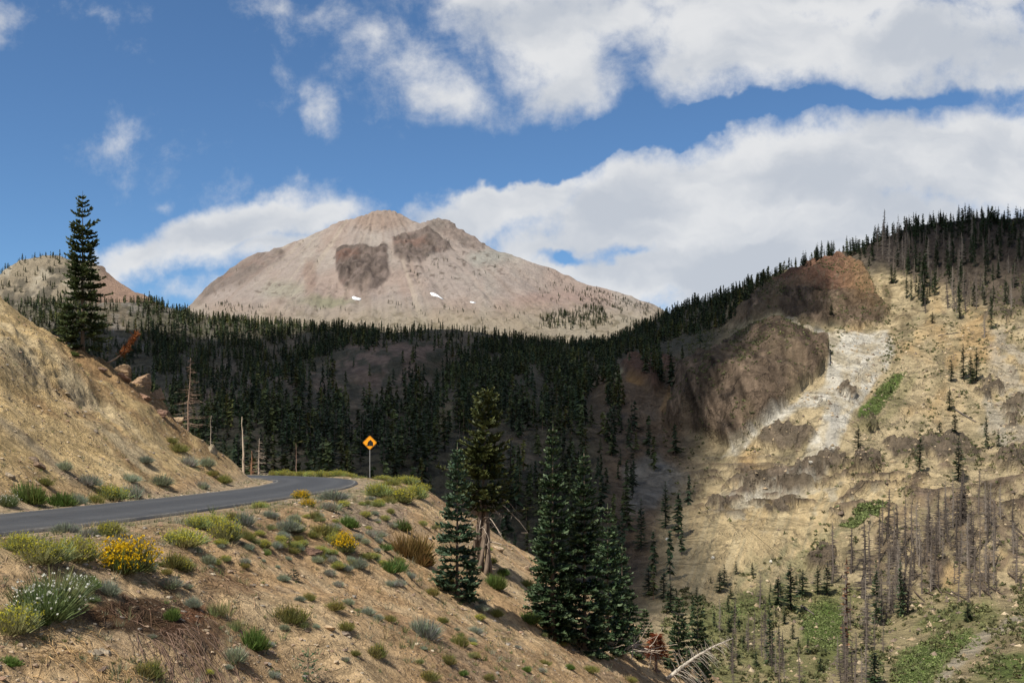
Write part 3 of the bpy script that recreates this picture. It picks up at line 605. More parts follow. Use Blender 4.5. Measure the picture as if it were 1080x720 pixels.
def sdist(x, y):
    """signed distance to the road's centre line, positive on the downhill side; and the arc position"""
    x = np.asarray(x, float).ravel(); y = np.asarray(y, float).ravel(); s = np.empty(len(x)); k = np.empty(len(x), int)
    for i in range(0, len(x), 20000):
        dx = x[i:i + 20000, None] - RL[None, :, 0]; dy = y[i:i + 20000, None] - RL[None, :, 1]; d2 = dx * dx + dy * dy
        j = d2.argmin(1); r = np.arange(len(j)); cr = RT[j, 0] * dy[r, j] - RT[j, 1] * dx[r, j]
        # piecewise linear: perpendicular distance when it is close to the curve
        s[i:i + 20000] = -np.sign(cr) * np.sqrt(d2[r, j]); k[i:i + 20000] = j
        perp = np.abs(cr); big = np.abs(s[i:i + 20000]); s[i:i + 20000] = np.where(big < 12, -np.sign(cr) * np.minimum(big, np.maximum(perp, 0)), s[i:i + 20000])
    return s, k
def softmin(a, b, k): return -np.logaddexp(-a * k, -b * k) / k
def hgt(x, y, fine=True):
    shp = np.shape(x); x = np.asarray(x, float).ravel(); y = np.asarray(y, float).ravel()
    s, k = sdist(x, y)
    w = 1.2 * fbm(x / 7, y / 7, seed=101, o=3)
    # downhill
    sh = 5.2 + .8 * fbm(x / 5, y / 5, seed=102, o=2)
    t = np.maximum(s - sh, 0); dn = -np.where(t < 2.5, t * t / 5 * .64, (t - 1.25) * .64)
    dn = np.maximum(dn, -62 + (dn + 62) * .12)
    # uphill: cut slope, then gentler natural slope
    toe = 4.3 + .5 * fbm(x / 4, y / 4, seed=104, o=2)
    u = np.maximum(-s - toe, 0); up = np.where(u < 1, u * u * .5 * .78, (u - .5) * .78); up = softmin(up, 13.0 + (u - 16) * .25, .6)
    z = RZ - .06 + np.where(s > 0, dn, up)
    off = np.maximum(np.clip((s - 3.6) / 3, 0, 1), np.clip((-s - 3.6) / 2.5, 0, 1))
    z = z + off * (.75 * fbm(x / 11, y / 11, seed=110, o=3) + .22 * fbm(x / 2.3, y / 2.3, seed=112, o=3) * off)
    cut = np.clip((-s - 6) / 6, 0, 1)
    z = z + cut * (1.1 * fbm(x / 6, y / 9, z / 3, seed=113, o=4) + .28 * ridge((x + .6 * y) / 1.7, y / 5, z / 3, o=4, seed=114))
    if fine:
        z = z + off * (.07 * fbm(x / .6, y / .6, seed=115, o=3) + .022 * fbm(x / .16, y / .16, seed=117, o=2))
        # crumbly strata on the cut
        st = (z * 1.9 + x * .25 + fbm(x / 5, y / 5, seed=118) * 1.2); f = st - np.floor(st)
        z = z + cut * .34 * (ss(f, 0, .6) - f) * ss(fbm(x / 8, y / 8, seed=119, o=2), -.3, .2)
        # ledge of rock near the shoulder of the cut slope
        for (lx, ly, lr, lh) in LEDGES:
            r = np.hypot(x - lx, y - ly) / lr; z = z + .25 * lh * ss(1.1 - r, 0, .5) * (.55 + .8 * np.abs(ridge(x / 1.3, y / 1.8, z / .8, o=3, seed=120)))
        for (lx, ly, lr, lh) in HOLES:
            r = np.hypot(x - lx, y - ly) / lr; z = z - lh * ss(1.0 - r, 0, .8) * (.7 + .6 * np.abs(fbm(x / .3, y / .3, seed=121)))
    return z.reshape(shp)
LEDGES = []; HOLES = []
def pick(px, py, dmax=180, fine=False):
    """where a sight line of the survey first meets the near ground"""
    px = np.atleast_1d(np.asarray(px, float)); py = np.atleast_1d(np.asarray(py, float)); out = np.full((len(px), 3), np.nan)
    d = 6 * np.exp(np.linspace(0, math.log(dmax / 6), 300))
    for q in range(len(px)):
        X = (px[q] - CX) / F * d; Z = (HY - py[q]) / F * d; h = hgt(X, d, fine); below = np.flatnonzero(Z < h)
        dy = 0
        while len(below) == 0 and dy < 60:
            dy += 2; Z = (HY - py[q] - dy) / F * d; below = np.flatnonzero(Z < h)
        if len(below) == 0: continue
        i = below[0]
        if i == 0: D = d[0]
        else:
            a, b = Z[i - 1] - h[i - 1], Z[i] - h[i]; D = d[i - 1] + (d[i] - d[i - 1]) * a / (a - b)
        X0 = (px[q] - CX) / F * D; out[q] = (X0, D, hgt(np.array([X0]), np.array([D]), True)[0])
    return out
for (px, py, lr, lh) in [(122, 382, 2.4, .9), (140, 398, 2.6, 1.2), (152, 412, 2.0, 1.2), (165, 428, 1.8, 1.0), (105, 375, 2.0, .6), (178, 443, 1.5, .7), (215, 470, 1.8, .7), (60, 372, 2.2, .5), (30, 360, 1.6, .4)]:
    p = pick(px, py)[0]
    if not np.isnan(p[0]): LEDGES.append((p[0], p[1], lr, lh))
_H = [(140, 648, .9, .30), (165, 655, .8, .35), (110, 652, .7, .25), (152, 636, .5, .2), (30, 705, .6, .3), (250, 612, .5, .3), (238, 605, .5, .25), (222, 690, .5, .25)]
for (px, py, lr, lh) in _H:
    p = pick(px, py)[0]
    if not np.isnan(p[0]): HOLES.append((p[0], p[1], lr * .7, lh))
def build_near():
    th = np.r_[np.linspace(-180, -40, 50, endpoint=False), np.linspace(-40, -27, 40, endpoint=False), np.linspace(-27, 27, 820, endpoint=False), np.linspace(27, 180, 60)]
    r = np.r_[np.linspace(.4, 5, 8, endpoint=False), 5 * np.exp(np.linspace(0, math.log(230 / 5), 600))]
    TH, R = np.meshgrid(np.radians(th), r, indexing='ij'); X = R * np.sin(TH); Y = R * np.cos(TH)
    Z = hgt(X, Y); s, k = sdist(X, Y); s = s.reshape(X.shape)
    off = ss(np.hypot(X, Y), 195, 230); Z = Z - off * 30
    Yc = np.maximum(Y, .5); px = CX + F * X / Yc; py = HY - F * Z / Yc
    n1 = fbm(X / 6, Y / 6, seed=131, o=4); n2 = fbm(X / 1.6, Y / 1.6, seed=133, o=4); n3 = fbm(X / .5, Y / .5, seed=135, o=3)
    c = np.broadcast_to(np.array([.45, .315, .185]), X.shape + (3,)).copy()
    c = lerp(c, (.53, .40, .25), ss(n1, .0, .4)); c = lerp(c, (.33, .225, .14), ss(-n1, .05, .4) * .8)
    c = lerp(c, (.24, .19, .14), ss(n2, .1, .5) * .6); c = lerp(c, (.50, .41, .285), ss(-n2, .2, .5) * .5)
    c = lerp(c, (.20, .135, .08), ss(n3, .25, .6) * .5)
    # gravelly road shoulders
    sh = ss(-np.abs(np.abs(s) - 4), -1.6, -.6); c = lerp(c, (.33, .28, .21), sh * .7)
    c = lerp(c, (.25, .215, .19), ss(-np.hypot((px - 392) / 45, (py - 540) / 22), -1.2, -.5) * .6)
    # cut slope: pale greenish grey bands between ochre ones, running down to the right
    cut = ss(-s, 5, 7); wx = px + 14 * n1 * 2; wy = py + 10 * n2
    band = fbm((py - px * .72 + 14 * n2) / 16, (px + py * .7) / 150, o=4, seed=141)
    c = lerp(c, (.50, .385, .20), cut * .75); c = lerp(c, (.29, .20, .11), cut * ss(band, .05, .35) * .85)
    pale = ss(-np.abs((wy - 400) - (wx - 60) * .95 - 5), -36, -8) * ss(px, -40, 10) * ss(-px, -190, -140)
    c = lerp(c, (.54, .48, .35), cut * pale * .55 * ss(n2, -.4, .2))
    c = lerp(c, (.28, .245, .19), cut * ss(-np.abs((wy - 445) - (wx) * .8), -22, -4) * ss(-px, -130, -60) * .7)
    c = lerp(c, (.45, .36, .23), cut * ss(-band, .15, .45) * .6)
    led = np.zeros(X.shape)
    for (lx, ly, lr, lh) in LEDGES[:6]: led = np.maximum(led, ss(1.15 - np.hypot(X - lx, Y - ly) / lr, 0, .4))
    c = lerp(c, (.30, .195, .105), led * .8); c = lerp(c, (.15, .085, .05), led * ss(n2, .0, .4) * .6)
    top = ss(-s, 22, 26) * (py < 400); c = lerp(c, (.30, .25, .11), top * .6)
    # dark humus and burnt brown soil in the front
    for (x, y, rx, ry, a, cc) in [(155, 650, 74, 20, .97, (.045, .028, .018)), (200, 672, 40, 18, .85, (.08, .045, .03)), (105, 645, 42, 12, .7, (.12, .07, .04)), (240, 614, 34, 16, .5, (.17, .10, .06)), (208, 648, 22, 10, .8, (.28, .12, .07)), (215, 700, 60, 20, .45, (.14, .085, .05)), (70, 700, 60, 14, .3, (.22, .14, .07))]:
        c = lerp(c, cc, ss(-np.hypot((px - x + 12 * n2) / rx, (py - y + 10 * n3) / ry), -1.15, -.8 if a > .8 else -.5) * a * ss(Y, 5, 12))
    c = lerp(c, (.13, .08, .045), ss(fbm(X / 3, Y / 3, seed=151, o=4), .2, .5) * ss(-px, -420, -200) * ss(py, 585, 620) * .55)
    # darker, greener litter on the verge by the road
    vg = ss(-np.abs(s - 5.2), -2.2, -.5) * ss(n2, -.3, .2); c = lerp(c, (.20, .19, .10), vg * .55)
    c = c * [1.05, 1.0, .93]
    # the earth under the asphalt
    a, b = X.shape; i, j = np.meshgrid(np.arange(a - 1), np.arange(b - 1), indexing='ij')
    Q = np.stack([i * b + j, (i + 1) * b + j, (i + 1) * b + j + 1, i * b + j + 1], -1).reshape(-1, 4)[:, ::-1]
    o = add('embankment', np_mesh('embankment', np.stack([X, Y, Z], -1).reshape(-1, 3), Q, None, c.reshape(-1, 3), [M_near], smooth=True)); tag(o, kind='structure')
build_near()

def build_road():
    m, t, b = pbr('asphalt', .8, .35); co = t.n('ShaderNodeTexCoord').outputs['Object']
    vc = t.n('ShaderNodeVertexColor', layer_name='Col').outputs[0]
    n = t.noise(co, 60, 3, .7); n2 = t.noise(co, .9, 4, .6); f = t.m('MULTIPLY', t.mr(n, .3, .7, .72, 1.3, False), t.mr(n2, .3, .7, .85, 1.15, False))
    ck = t.m('ABSOLUTE', t.m('SUBTRACT', t.noise(co, .35, 5, .6, dist=.4), .5)); f = t.m('MULTIPLY', f, t.mr(ck, 0, .006, .45, 1.0))
    t.nt.links.new(t.mix(1.0, vc, t.n('ShaderNodeCombineColor', {0: f, 1: f, 2: f}).outputs[0], 'MULTIPLY'), b.inputs['Base Color'])
    t.nt.links.new(t.n('ShaderNodeBump', {'Height': n, 'Strength': .5, 'Distance': .01}).outputs[0], b.inputs['Normal'])
    off = np.array([-3.05, -3.0, -2.85, -2.72, -2.2, -1.5, -.9, -.35, 0, .35, .9, 1.5, 2.2, 2.72, 2.85, 3.0, 3.05])
    zz = np.array([-.12, 0, .005, .008, .012, .02, .03, .035, .04, .035, .03, .02, .012, .008, .005, 0, -.12]) + .012
    # resample the centre line densely
    seg = np.r_[0, np.cumsum(np.linalg.norm(np.diff(RL, axis=0), axis=1))]; u = np.arange(0, seg[-1], .35)
    C = np.c_[np.interp(u, seg, RL[:, 0]), np.interp(u, seg, RL[:, 1])]; T = np.gradient(C, axis=0); T /= np.linalg.norm(T, axis=1)[:, None]; N = np.c_[T[:, 1], -T[:, 0]]
    edge = np.zeros((len(u), len(off))); e = .07 * fbm(u / 1.3, u * 0, seed=161, o=3); e2 = .07 * fbm(u / 1.3, u * 0, seed=162, o=3)
    edge[:, :2] = -e[:, None]; edge[:, -2:] = e2[:, None]
    P = C[:, None] + N[:, None] * (off[None] + edge)[..., None]
    V = np.concatenate([P, np.broadcast_to(RZ + zz, P.shape[:2])[..., None]], -1)
    col = np.empty(V.shape); col[:] = (.036, .038, .043)
    ed = np.clip((np.abs(off) - 2.35) / .6, 0, 1)[None, :] * np.clip(.5 + fbm(np.repeat(u[:, None] / 2.2, len(off), 1), off[None] * .7 + 0 * u[:, None], seed=163, o=3), 0, 1); col += ed[..., None] * np.array([.07, .055, .035])
    tr = np.exp(-((np.abs(off) - 1.5) / .5) ** 2) * .016; col += tr[None, :, None]
    a, bb = V.shape[:2]; i, j = np.meshgrid(np.arange(a - 1), np.arange(bb - 1), indexing='ij')
    Q = np.stack([i * bb + j, i * bb + j + 1, (i + 1) * bb + j + 1, (i + 1) * bb + j], -1).reshape(-1, 4)
    o = add('road', np_mesh('road', V.reshape(-1, 3), Q[:, ::-1], None, col.reshape(-1, 3), [m], smooth=True)); tag(o, kind='structure')
    # worn pale edge lines, two thin painted sheets
    m2, t, b = pbr('worn_road_paint', .8, .2); co = t.n('ShaderNodeTexCoord').outputs['Object']; nn = t.noise(co, 7, 5, .7)
    t.nt.links.new(t.mix(t.mr(nn, .42, .6), (.07, .07, .073), (.20, .20, .19)), b.inputs['Base Color'])
    mb = MB()
    for o1, o2 in ((2.72, 2.82), (-2.82, -2.72)):
        L = C + N * o1; R = C + N * o2; k = len(C); za = np.full(k, RZ + .0245)
        V = np.concatenate([np.c_[L, za], np.c_[R, za]]); i = np.arange(k - 1); mb.put(V, np.stack([i, i + 1, i + 1 + k, i + k], -1))
    ol = add('road_edge_line', mb.mesh('road_edge_line', m2)); tag(ol, kind='structure')
build_road()
# ---------------------------------------------------------------- conifers
def unit(v): return v / (np.linalg.norm(v, axis=-1)[..., None] + 1e-9)
def fir(h, r, seed, base=.03, nwh=None, per=7, col=(.045, .075, .04), tipc=(.10, .15, .10), droop=.28, dens=1.0, bw=1.0, lean=(0, 0), shape=.85, gap=0.0, twig=.32, blue=0.0):
    """trunk and crown of a fir with tiers of boughs carrying flat sprays of needles"""
    g = np.random.default_rng(seed); nwh = nwh or int(h * 3.4); col = np.array(col); tipc = np.array(tipc)
    tr = MB(); k = 14; t = np.linspace(0, 1, k); px = lean[0] * t ** 1.5 + .05 * h / 10 * np.cumsum(g.normal(0, .25, k)) * .4; py = lean[1] * t ** 1.5
    pts = np.c_[px, py, t * h]; tr.tube(pts, np.maximum(.012 * h * (1 - t) ** .9 * (1 + .5 * np.exp(-t * 20)), .012), 8, C=(.16, .12, .095))
    cr = MB()
    for w in range(nwh):
        f = base + (1 - base) * (w + g.uniform(-.3, .3)) / nwh
        if f > .985: continue
        if g.random() < gap: continue
        x0 = np.array([np.interp(f, t, px), np.interp(f, t, py), f * h])
        prof = (1 - f) ** shape * min(1, (f - base) * 7 + .65)
        nb = max(3, int(per * (1 - .35 * f) + g.uniform(-.5, .5))); a0 = g.uniform(0, 6.28)
        for b in range(nb):
            a = a0 + b * 6.283 / nb + g.normal(0, .18); L = r * prof * g.uniform(.62, 1.18) + .06
            if g.random() < .09: L *= .5
            if g.random() < .05: L *= 1.25
            el = .55 * f ** 1.5 - droop * (1 - f) + g.normal(0, .07)
            m = 6; s = np.linspace(0, 1, m); out = L * s; up = L * (np.sin(el) * s + .22 * (s ** 2.2) * (1 - .4 * f))
            d2 = np.array([math.cos(a), math.sin(a)])
            P = x0 + np.c_[out * d2[0], out * d2[1], up]
            if L > .5: tr_r = .004 * h * .35 * (1 - f * .6); cr.tube(P[:4], np.linspace(tr_r, tr_r * .4, 4), 3, C=(.13, .10, .08), cap=False)
            nt = max(5, int(L / .095 * dens)); u = np.sort(g.uniform(.12 if f > .3 else .3, 1, nt)); C0 = np.c_[[np.interp(u, s, P[:, q]) for q in range(3)]].T
            side = np.where(np.arange(nt) % 2, 1, -1); fw = unit(P[-1] - P[-2]); lat = np.array([-d2[1], d2[0], 0])
            tl = np.minimum(twig * 1.5, L * .55) * (1.12 - u) * g.uniform(.7, 1.2, nt) + .07 * bw
            D = unit(fw[None] * g.uniform(.6, 1.0, nt)[:, None] + lat[None] * (side * g.uniform(.6, 1.0, nt))[:, None] + np.c_[np.zeros(nt), np.zeros(nt), g.normal(.02, .13, nt)])
            Sd = unit(np.cross(D, np.array([0, 0, 1.])) + np.c_[np.zeros(nt), np.zeros(nt), g.normal(0, .75, nt)])
            cc = col * g.uniform(.7, 1.35, (nt, 1)); cc = cc + (tipc - col) * (np.clip(u - .55, 0, 1) * 2 * g.uniform(.2, 1, nt))[:, None]
            wd = .13 * bw * (1 + tl)
            cr.blades(C0, D, tl, wd, Sd, cc, .45)
            # second layer of short upright shoots
            n2 = nt; q = g.choice(nt, n2, False); D2 = unit(D[q] * .8 + np.c_[np.zeros(n2), np.zeros(n2), g.uniform(-.5, .8, n2)])
            cr.blades(C0[q] + D[q] * tl[q, None] * .4, D2, tl[q] * .6 + .05 * bw, .10 * bw, unit(np.cross(D2, lat + g.normal(0, .3, (n2, 3)))), cc[q] * 1.15, .4)
            # tip
            cr.blades(P[-1:] - fw * .02, fw[None], np.array([.16 * bw]), .06 * bw, lat[None], tipc * g.uniform(.7, 1.1), .3)
    cr.tube(pts[-2:] + np.array([[0, 0, 0], [0, 0, .012 * h + .12]]), [.02, .01], 3, C=tipc)
    return tr, cr
def place_tree(name, loc, parts, label, group=None, rz=0.0, cat='tree'):
    r = empty(name, loc, rz); tag(r, label, cat, group)
    for nm, me in parts: add(nm, me, r)
    return r
def fir_parts(*a, **k):
    tr, cr = fir(*a, **k); return [('trunk', tr.mesh('trunk', M_bark, True)), ('crown', cr.mesh('crown', M_needle))]
def pxh(D, n): return n / F * D      # metres for n pixels at distance D

def hero_trees():
    # tall fir on the shoulder of the cut slope
    p = pick(87, 362)[0]
    if np.isnan(p[0]): p = pick(84, 372)[0]
    D = p[1]; h = pxh(D, 360 - 193)
    place_tree('fir_tree', p - [0, 0, .3], fir_parts(h, pxh(D, 30), 11, base=.05, nwh=33, per=8, shape=.64, droop=.32, gap=.05, dens=1.45, col=(.038, .055, .022), tipc=(.10, .12, .045), twig=.34), 'tall narrow dark fir alone on top of the cut slope, against the sky', rz=1.0)
    p2 = pick(70, 358)[0]
    if not np.isnan(p2[0]): place_tree('fir_tree', p2 - [0, 0, .2], fir_parts(pxh(p2[1], 46), pxh(p2[1], 12), 12, shape=.6, dens=1.3, col=(.045, .065, .02), tipc=(.09, .11, .04)), 'short bushy fir hugging the left foot of the tall lone fir')
    # slender fir on the embankment
    p = pick(482, 628)[0]; D = p[1]
    place_tree('fir_tree', p - [0, 0, .3], fir_parts(pxh(D, 164), pxh(D, 30), 13, base=.02, nwh=27, per=7, shape=.74, droop=.34, dens=1.3, col=(.034, .062, .034), tipc=(.13, .18, .10)), 'slender blue green fir left of the old tree with the bare twisted trunk')
    # old tree with bare twisted foot
    p = pick(508, 600)[0]; D = p[1]; h = pxh(D, 196)
    tr, cr = fir(h, pxh(D, 38), 14, base=.36, nwh=24, per=9, shape=.42, droop=.22, dens=1.35, lean=(pxh(D, 6), 0), col=(.05, .062, .02), tipc=(.12, .13, .04), gap=.08)
    r = empty('old_conifer', p - [0, 0, .4]); tag(r, 'old olive green conifer with a bare twisted pale trunk on the crest of the embankment', 'tree')
    g = np.random.default_rng(5); rt = MB()
    for q in range(9):
        a = g.uniform(0, 6.28); rr = g.uniform(.15, .42); zz = np.linspace(0, 1, 9)
        x = rr * np.cos(a + zz * 1.6) * (1 - zz * .55) + zz * .1; y = rr * np.sin(a + zz * 1.6) * (1 - zz * .55)
        rt.tube(np.c_[x * (1.5 - zz * .6), y * 1.3, zz * h * .43], .15 * (1 - zz * .55) * g.uniform(.6, 1.1), 7, C=(.17, .13, .10))
    add('twisted_trunk', rt.mesh('twisted_trunk', M_dead, True), r)
    db = MB()
    for q in range(34):
        a = g.uniform(0, 6.28); z0 = g.uniform(.18, .5) * h; L = g.uniform(.5, 1.9) * (1.35 if math.cos(a) > 0 else .8); s = np.linspace(0, 1, 7)
        P = np.c_[np.cos(a) * s * L, np.sin(a) * s * L, z0 + L * (.25 * s - .75 * s ** 2) + .06 * np.cumsum(g.normal(0, 1, 7))]
        db.tube(P, .035 * (1 - .8 * s), 4, C=(.34, .28, .23)); 
        for w in range(5):
            i = g.integers(2, 7); e = P[i] + g.normal(0, .22, 3) + [0, 0, -.12]; db.tube([P[i], e], [.012, .005], 3, C=(.32, .26, .21))
    add('dead_boughs', db.mesh('dead_boughs', M_dead), r)
    add('trunk', tr.mesh('trunk', M_bark, True), r); add('crown', cr.mesh('crown', M_needle), r)
    # lopsided bough on the right and left
    eb = MB()
    for (a, z0, L) in ((3.0, .58, 2.4), (.1, .36, 2.6), (3.3, .42, 1.5), (.3, .5, 1.6)):
        s = np.linspace(0, 1, 8); P = np.c_[np.cos(a) * s * L, np.sin(a) * s * L, z0 * h + .25 * L * s ** 2 - .2 * L * s]
        eb.tube(P, .03 * (1 - .7 * s), 4, C=(.15, .11, .085)); n = 90; u = g.uniform(.45, 1, n); C0 = np.c_[[np.interp(u, s, P[:, q]) for q in range(3)]].T
        D_ = unit(g.normal(0, 1, (n, 3)) * [1, 1, .35] + [np.cos(a), 0, .15]); eb.blades(C0, D_, g.uniform(.15, .35, n), .09, unit(np.cross(D_, [0, 0, 1.]) + g.normal(0, .2, (n, 3))), np.array([.06, .07, .02]) * g.uniform(.6, 1.6, (n, 1)), .4)
    add('bough', eb.mesh('bough', M_needle), r)
    # the clump of big firs on the embankment
    clump = [(583, 668, 216, 30, 21, 'large fir whose pointed top rises highest in the dense clump on the embankment'),
             (616, 684, 206, 34, 22, 'large fir in the middle of the dense clump, boughs reaching to the slope'),
             (641, 682, 146, 30, 23, 'bushy fir filling the right middle of the dense clump on the embankment'),
             (656, 674, 96, 24, 24, 'lower fir at the right edge of the dense clump, its slanting side toward the valley'),
             (576, 650, 110, 22, 25, 'small fir pressed against the left side of the dense clump on the embankment')]
    for (x, y, hp, rp, sd, lb) in clump:
        p = pick(x, y)[0]
        if np.isnan(p[0]): p = pick(x - 12, y + 8)[0]
        D = p[1]; place_tree('fir_tree', p - [0, 0, .35], fir_parts(pxh(D, hp + 8), pxh(D, rp), sd, base=.015, nwh=int(hp / 5.6), per=9, shape=.74, gap=.03, droop=.38, dens=1.35, col=(.028, .052, .024), tipc=(.115, .155, .075)), lb, rz=sd * .7)
    # saplings and small trees low on the right
    for (x, y, hp, rp, sd, lb) in [(716, 712, 88, 17, 31, 'dark green fir behind the fallen silver tree, taller of the pair'), (736, 708, 86, 16, 32, 'dark fir right above the fallen silver tree, touching its left neighbour'),
                                   (680, 672, 34, 9, 33, 'little fir sapling just right of the dense fir clump'), (668, 690, 30, 12, 34, 'yellow green sapling at the foot of the dense fir clump'), (742, 722, 40, 12, 35, 'small fir under the tip of the fallen silver tree')]:
        p = pick(x, y)[0]
        if np.isnan(p[0]) or p[1] > 130:
            D = 92.0; p = np.array([(x - CX) / F * D, D, 0]); p[2] = hgt(p[0:1], p[1:2])[0]; hp += (HY - F * p[2] / D) - y if False else 0
            top = (HY - (y - hp)) / F * D; h = max(top - p[2], 2)
        else: D = p[1]; h = pxh(D, hp)
        place_tree('fir_tree', p - [0, 0, .2], fir_parts(h, pxh(D, rp), sd, shape=.7, dens=1.2, nwh=int(max(10, hp / 4.5)), col=(.035, .06, .025), tipc=(.09, .12, .05)), lb)
    # the tip of a young fir in the near foreground
    p = pick(325, 722)[0]; D = p[1]; r = fir_parts(pxh(D, 38), pxh(D, 17), 41, base=.2, nwh=5, per=3, shape=.3, droop=-.15, dens=4, bw=.22, col=(.07, .12, .06), tipc=(.13, .20, .10), twig=.05)
    place_tree('fir_sapling', p - [0, 0, .05], r, 'tiny fir sapling with few stiff branches at the bottom edge, middle of the near slope', cat='sapling')
    p = pick(310, 612)[0]; place_tree('fir_sapling', p - [0, 0, .02], fir_parts(pxh(p[1], 12), pxh(p[1], 5), 42, base=.05, nwh=6, per=5, dens=3, bw=.25, col=(.02, .03, .02), tipc=(.05, .06, .03), twig=.05), 'very small dark seedling on bare soil below the brown boulder', cat='sapling')
hero_trees()

# dead trees near the road ------------------------------------------------
def snag(h, r0, seed, nb=40, bl=.25, start=.15, end=.98, col=(.34, .25, .19), droop=.2, lean=0.0, sides=6, twigs=3, tri=False):
    g = np.random.default_rng(seed); k = 10; t = np.linspace(0, 1, k); wob = np.cumsum(g.normal(0, .006 * h, k)); P = np.c_[wob + lean * t, np.cumsum(g.normal(0, .005 * h, k)), t * h]
    tr = MB(); tr.tube(P, r0 * (1 - .88 * t), sides, C=col)
    br = MB()
    for q in range(nb):
        f = g.uniform(start, end); a = g.uniform(0, 6.28); L = bl * h * (1.15 - f) * g.uniform(.4, 1.1); x0 = np.array([np.interp(f, t, P[:, 0]), np.interp(f, t, P[:, 1]), f * h])
        s = np.linspace(0, 1, 4); B = x0 + np.c_[np.cos(a) * s * L, np.sin(a) * s * L, L * (-droop * s + .12 * s ** 3) + 0 * s]
        rr = r0 * (.16 if tri else .2) * (1 - f * .5)
        if tri:
            br.blades(B[:1], unit(B[-1:] - B[:1]), np.array([L]), rr * 5.5, np.array([[0, 0, 1.]]), np.array(col) * g.uniform(.7, 1.2), .3)
        else:
            br.tube(B, rr * (1 - .75 * s), 3, C=np.array(col) * g.uniform(.8, 1.15), cap=False)
            for w in range(twigs):
                i = g.integers(1, 4); br.tube([B[i], B[i] + np.array([np.cos(a + g.normal(0, .9)), np.sin(a + g.normal(0, .9)), g.uniform(-.5, .1)]) * L * .28], [rr * .4, rr * .2], 3, C=col, cap=False)
    return tr, br
def near_snags():
    data = [(200, 451, 76, 2.6, 101, 60, .16, 'bare dead conifer with drooping twigs behind the shoulder of the cut slope', (.27, .19, .145)), (221, 468, 32, 1.6, 102, 10, .10, 'short leaning grey snag between the cut slope and the road bend', (.40, .33, .26)),
            (257, 506, 69, 3.0, 103, 14, .05, 'tall pale snag nearly without branches where the road goes round the hill', (.46, .37, .28)), (265, 505, 32, 2.2, 104, 26, .14, 'reddish broken snag beside the tall pale snag at the road bend', (.30, .16, .10)),
            (272, 504, 44, 2.0, 105, 40, .20, 'pale snag with tangled low twigs, rightmost of three at the road bend', (.42, .34, .27)), (312, 501, 36, 1.8, 106, 8, .06, 'thin brown snag across the road behind the far verge', (.22, .15, .12))]
    for (x, yb, hp, wp, sd, nb, bl, lb, c) in data:
        D = 108.0 if x > 210 else 92.0
        X = (x - CX) / F * D; zg = float(hgt(np.array([X]), np.array([D]))[0]); top = (HY - (yb - hp)) / F * D
        h = max(top - zg, pxh(D, hp)); f0 = 1 - pxh(D, hp) / h
        tr, br = snag(h, pxh(D, wp) * .55, sd, nb * 2, bl * 1.5, start=min(.9, f0 + .04), col=c, twigs=5)
        place_tree('dead_tree', (X, D, zg - .2), [('trunk', tr.mesh('trunk', M_dead, True)), ('branches', br.mesh('branches', M_dead))], lb, cat='dead tree')
    # leaning dead bough with rusty needles
    p = pick(113, 374)[0]
    if not np.isnan(p[0]):
        D = p[1]; r = empty('fallen_branch', p); tag(r, 'rust brown dead branch leaning up beside the tall lone fir', 'branch'); g = np.random.default_rng(9)
        E = np.array([pxh(D, 30), .3, pxh(D, 32)]); s = np.linspace(0, 1, 8); P = s[:, None] * E + np.c_[0 * s, 0 * s, -.35 * np.sin(s * 3.14)]
        m1 = MB(); m1.tube(P, .07 * (1 - .7 * s), 5, C=(.36, .27, .20)); add('stem', m1.mesh('stem', M_dead, True), r)
        m2 = MB(); n = 420; u = g.uniform(.35, 1, n) ** .8; C0 = np.c_[[np.interp(u, s, P[:, q]) for q in range(3)]].T + g.normal(0, .07, (n, 3)); D_ = unit(g.normal(0, 1, (n, 3)) + E * .25); m2.blades(C0, D_, g.uniform(.12, .38, n), .05, unit(np.cross(D_, g.normal(0, 1, (n, 3)))), np.array([.24, .085, .03]) * g.uniform(.5, 1.5, (n, 1)), .3); add('dry_needles', m2.mesh('dry_needles', M_leaf), r)
near_snags()

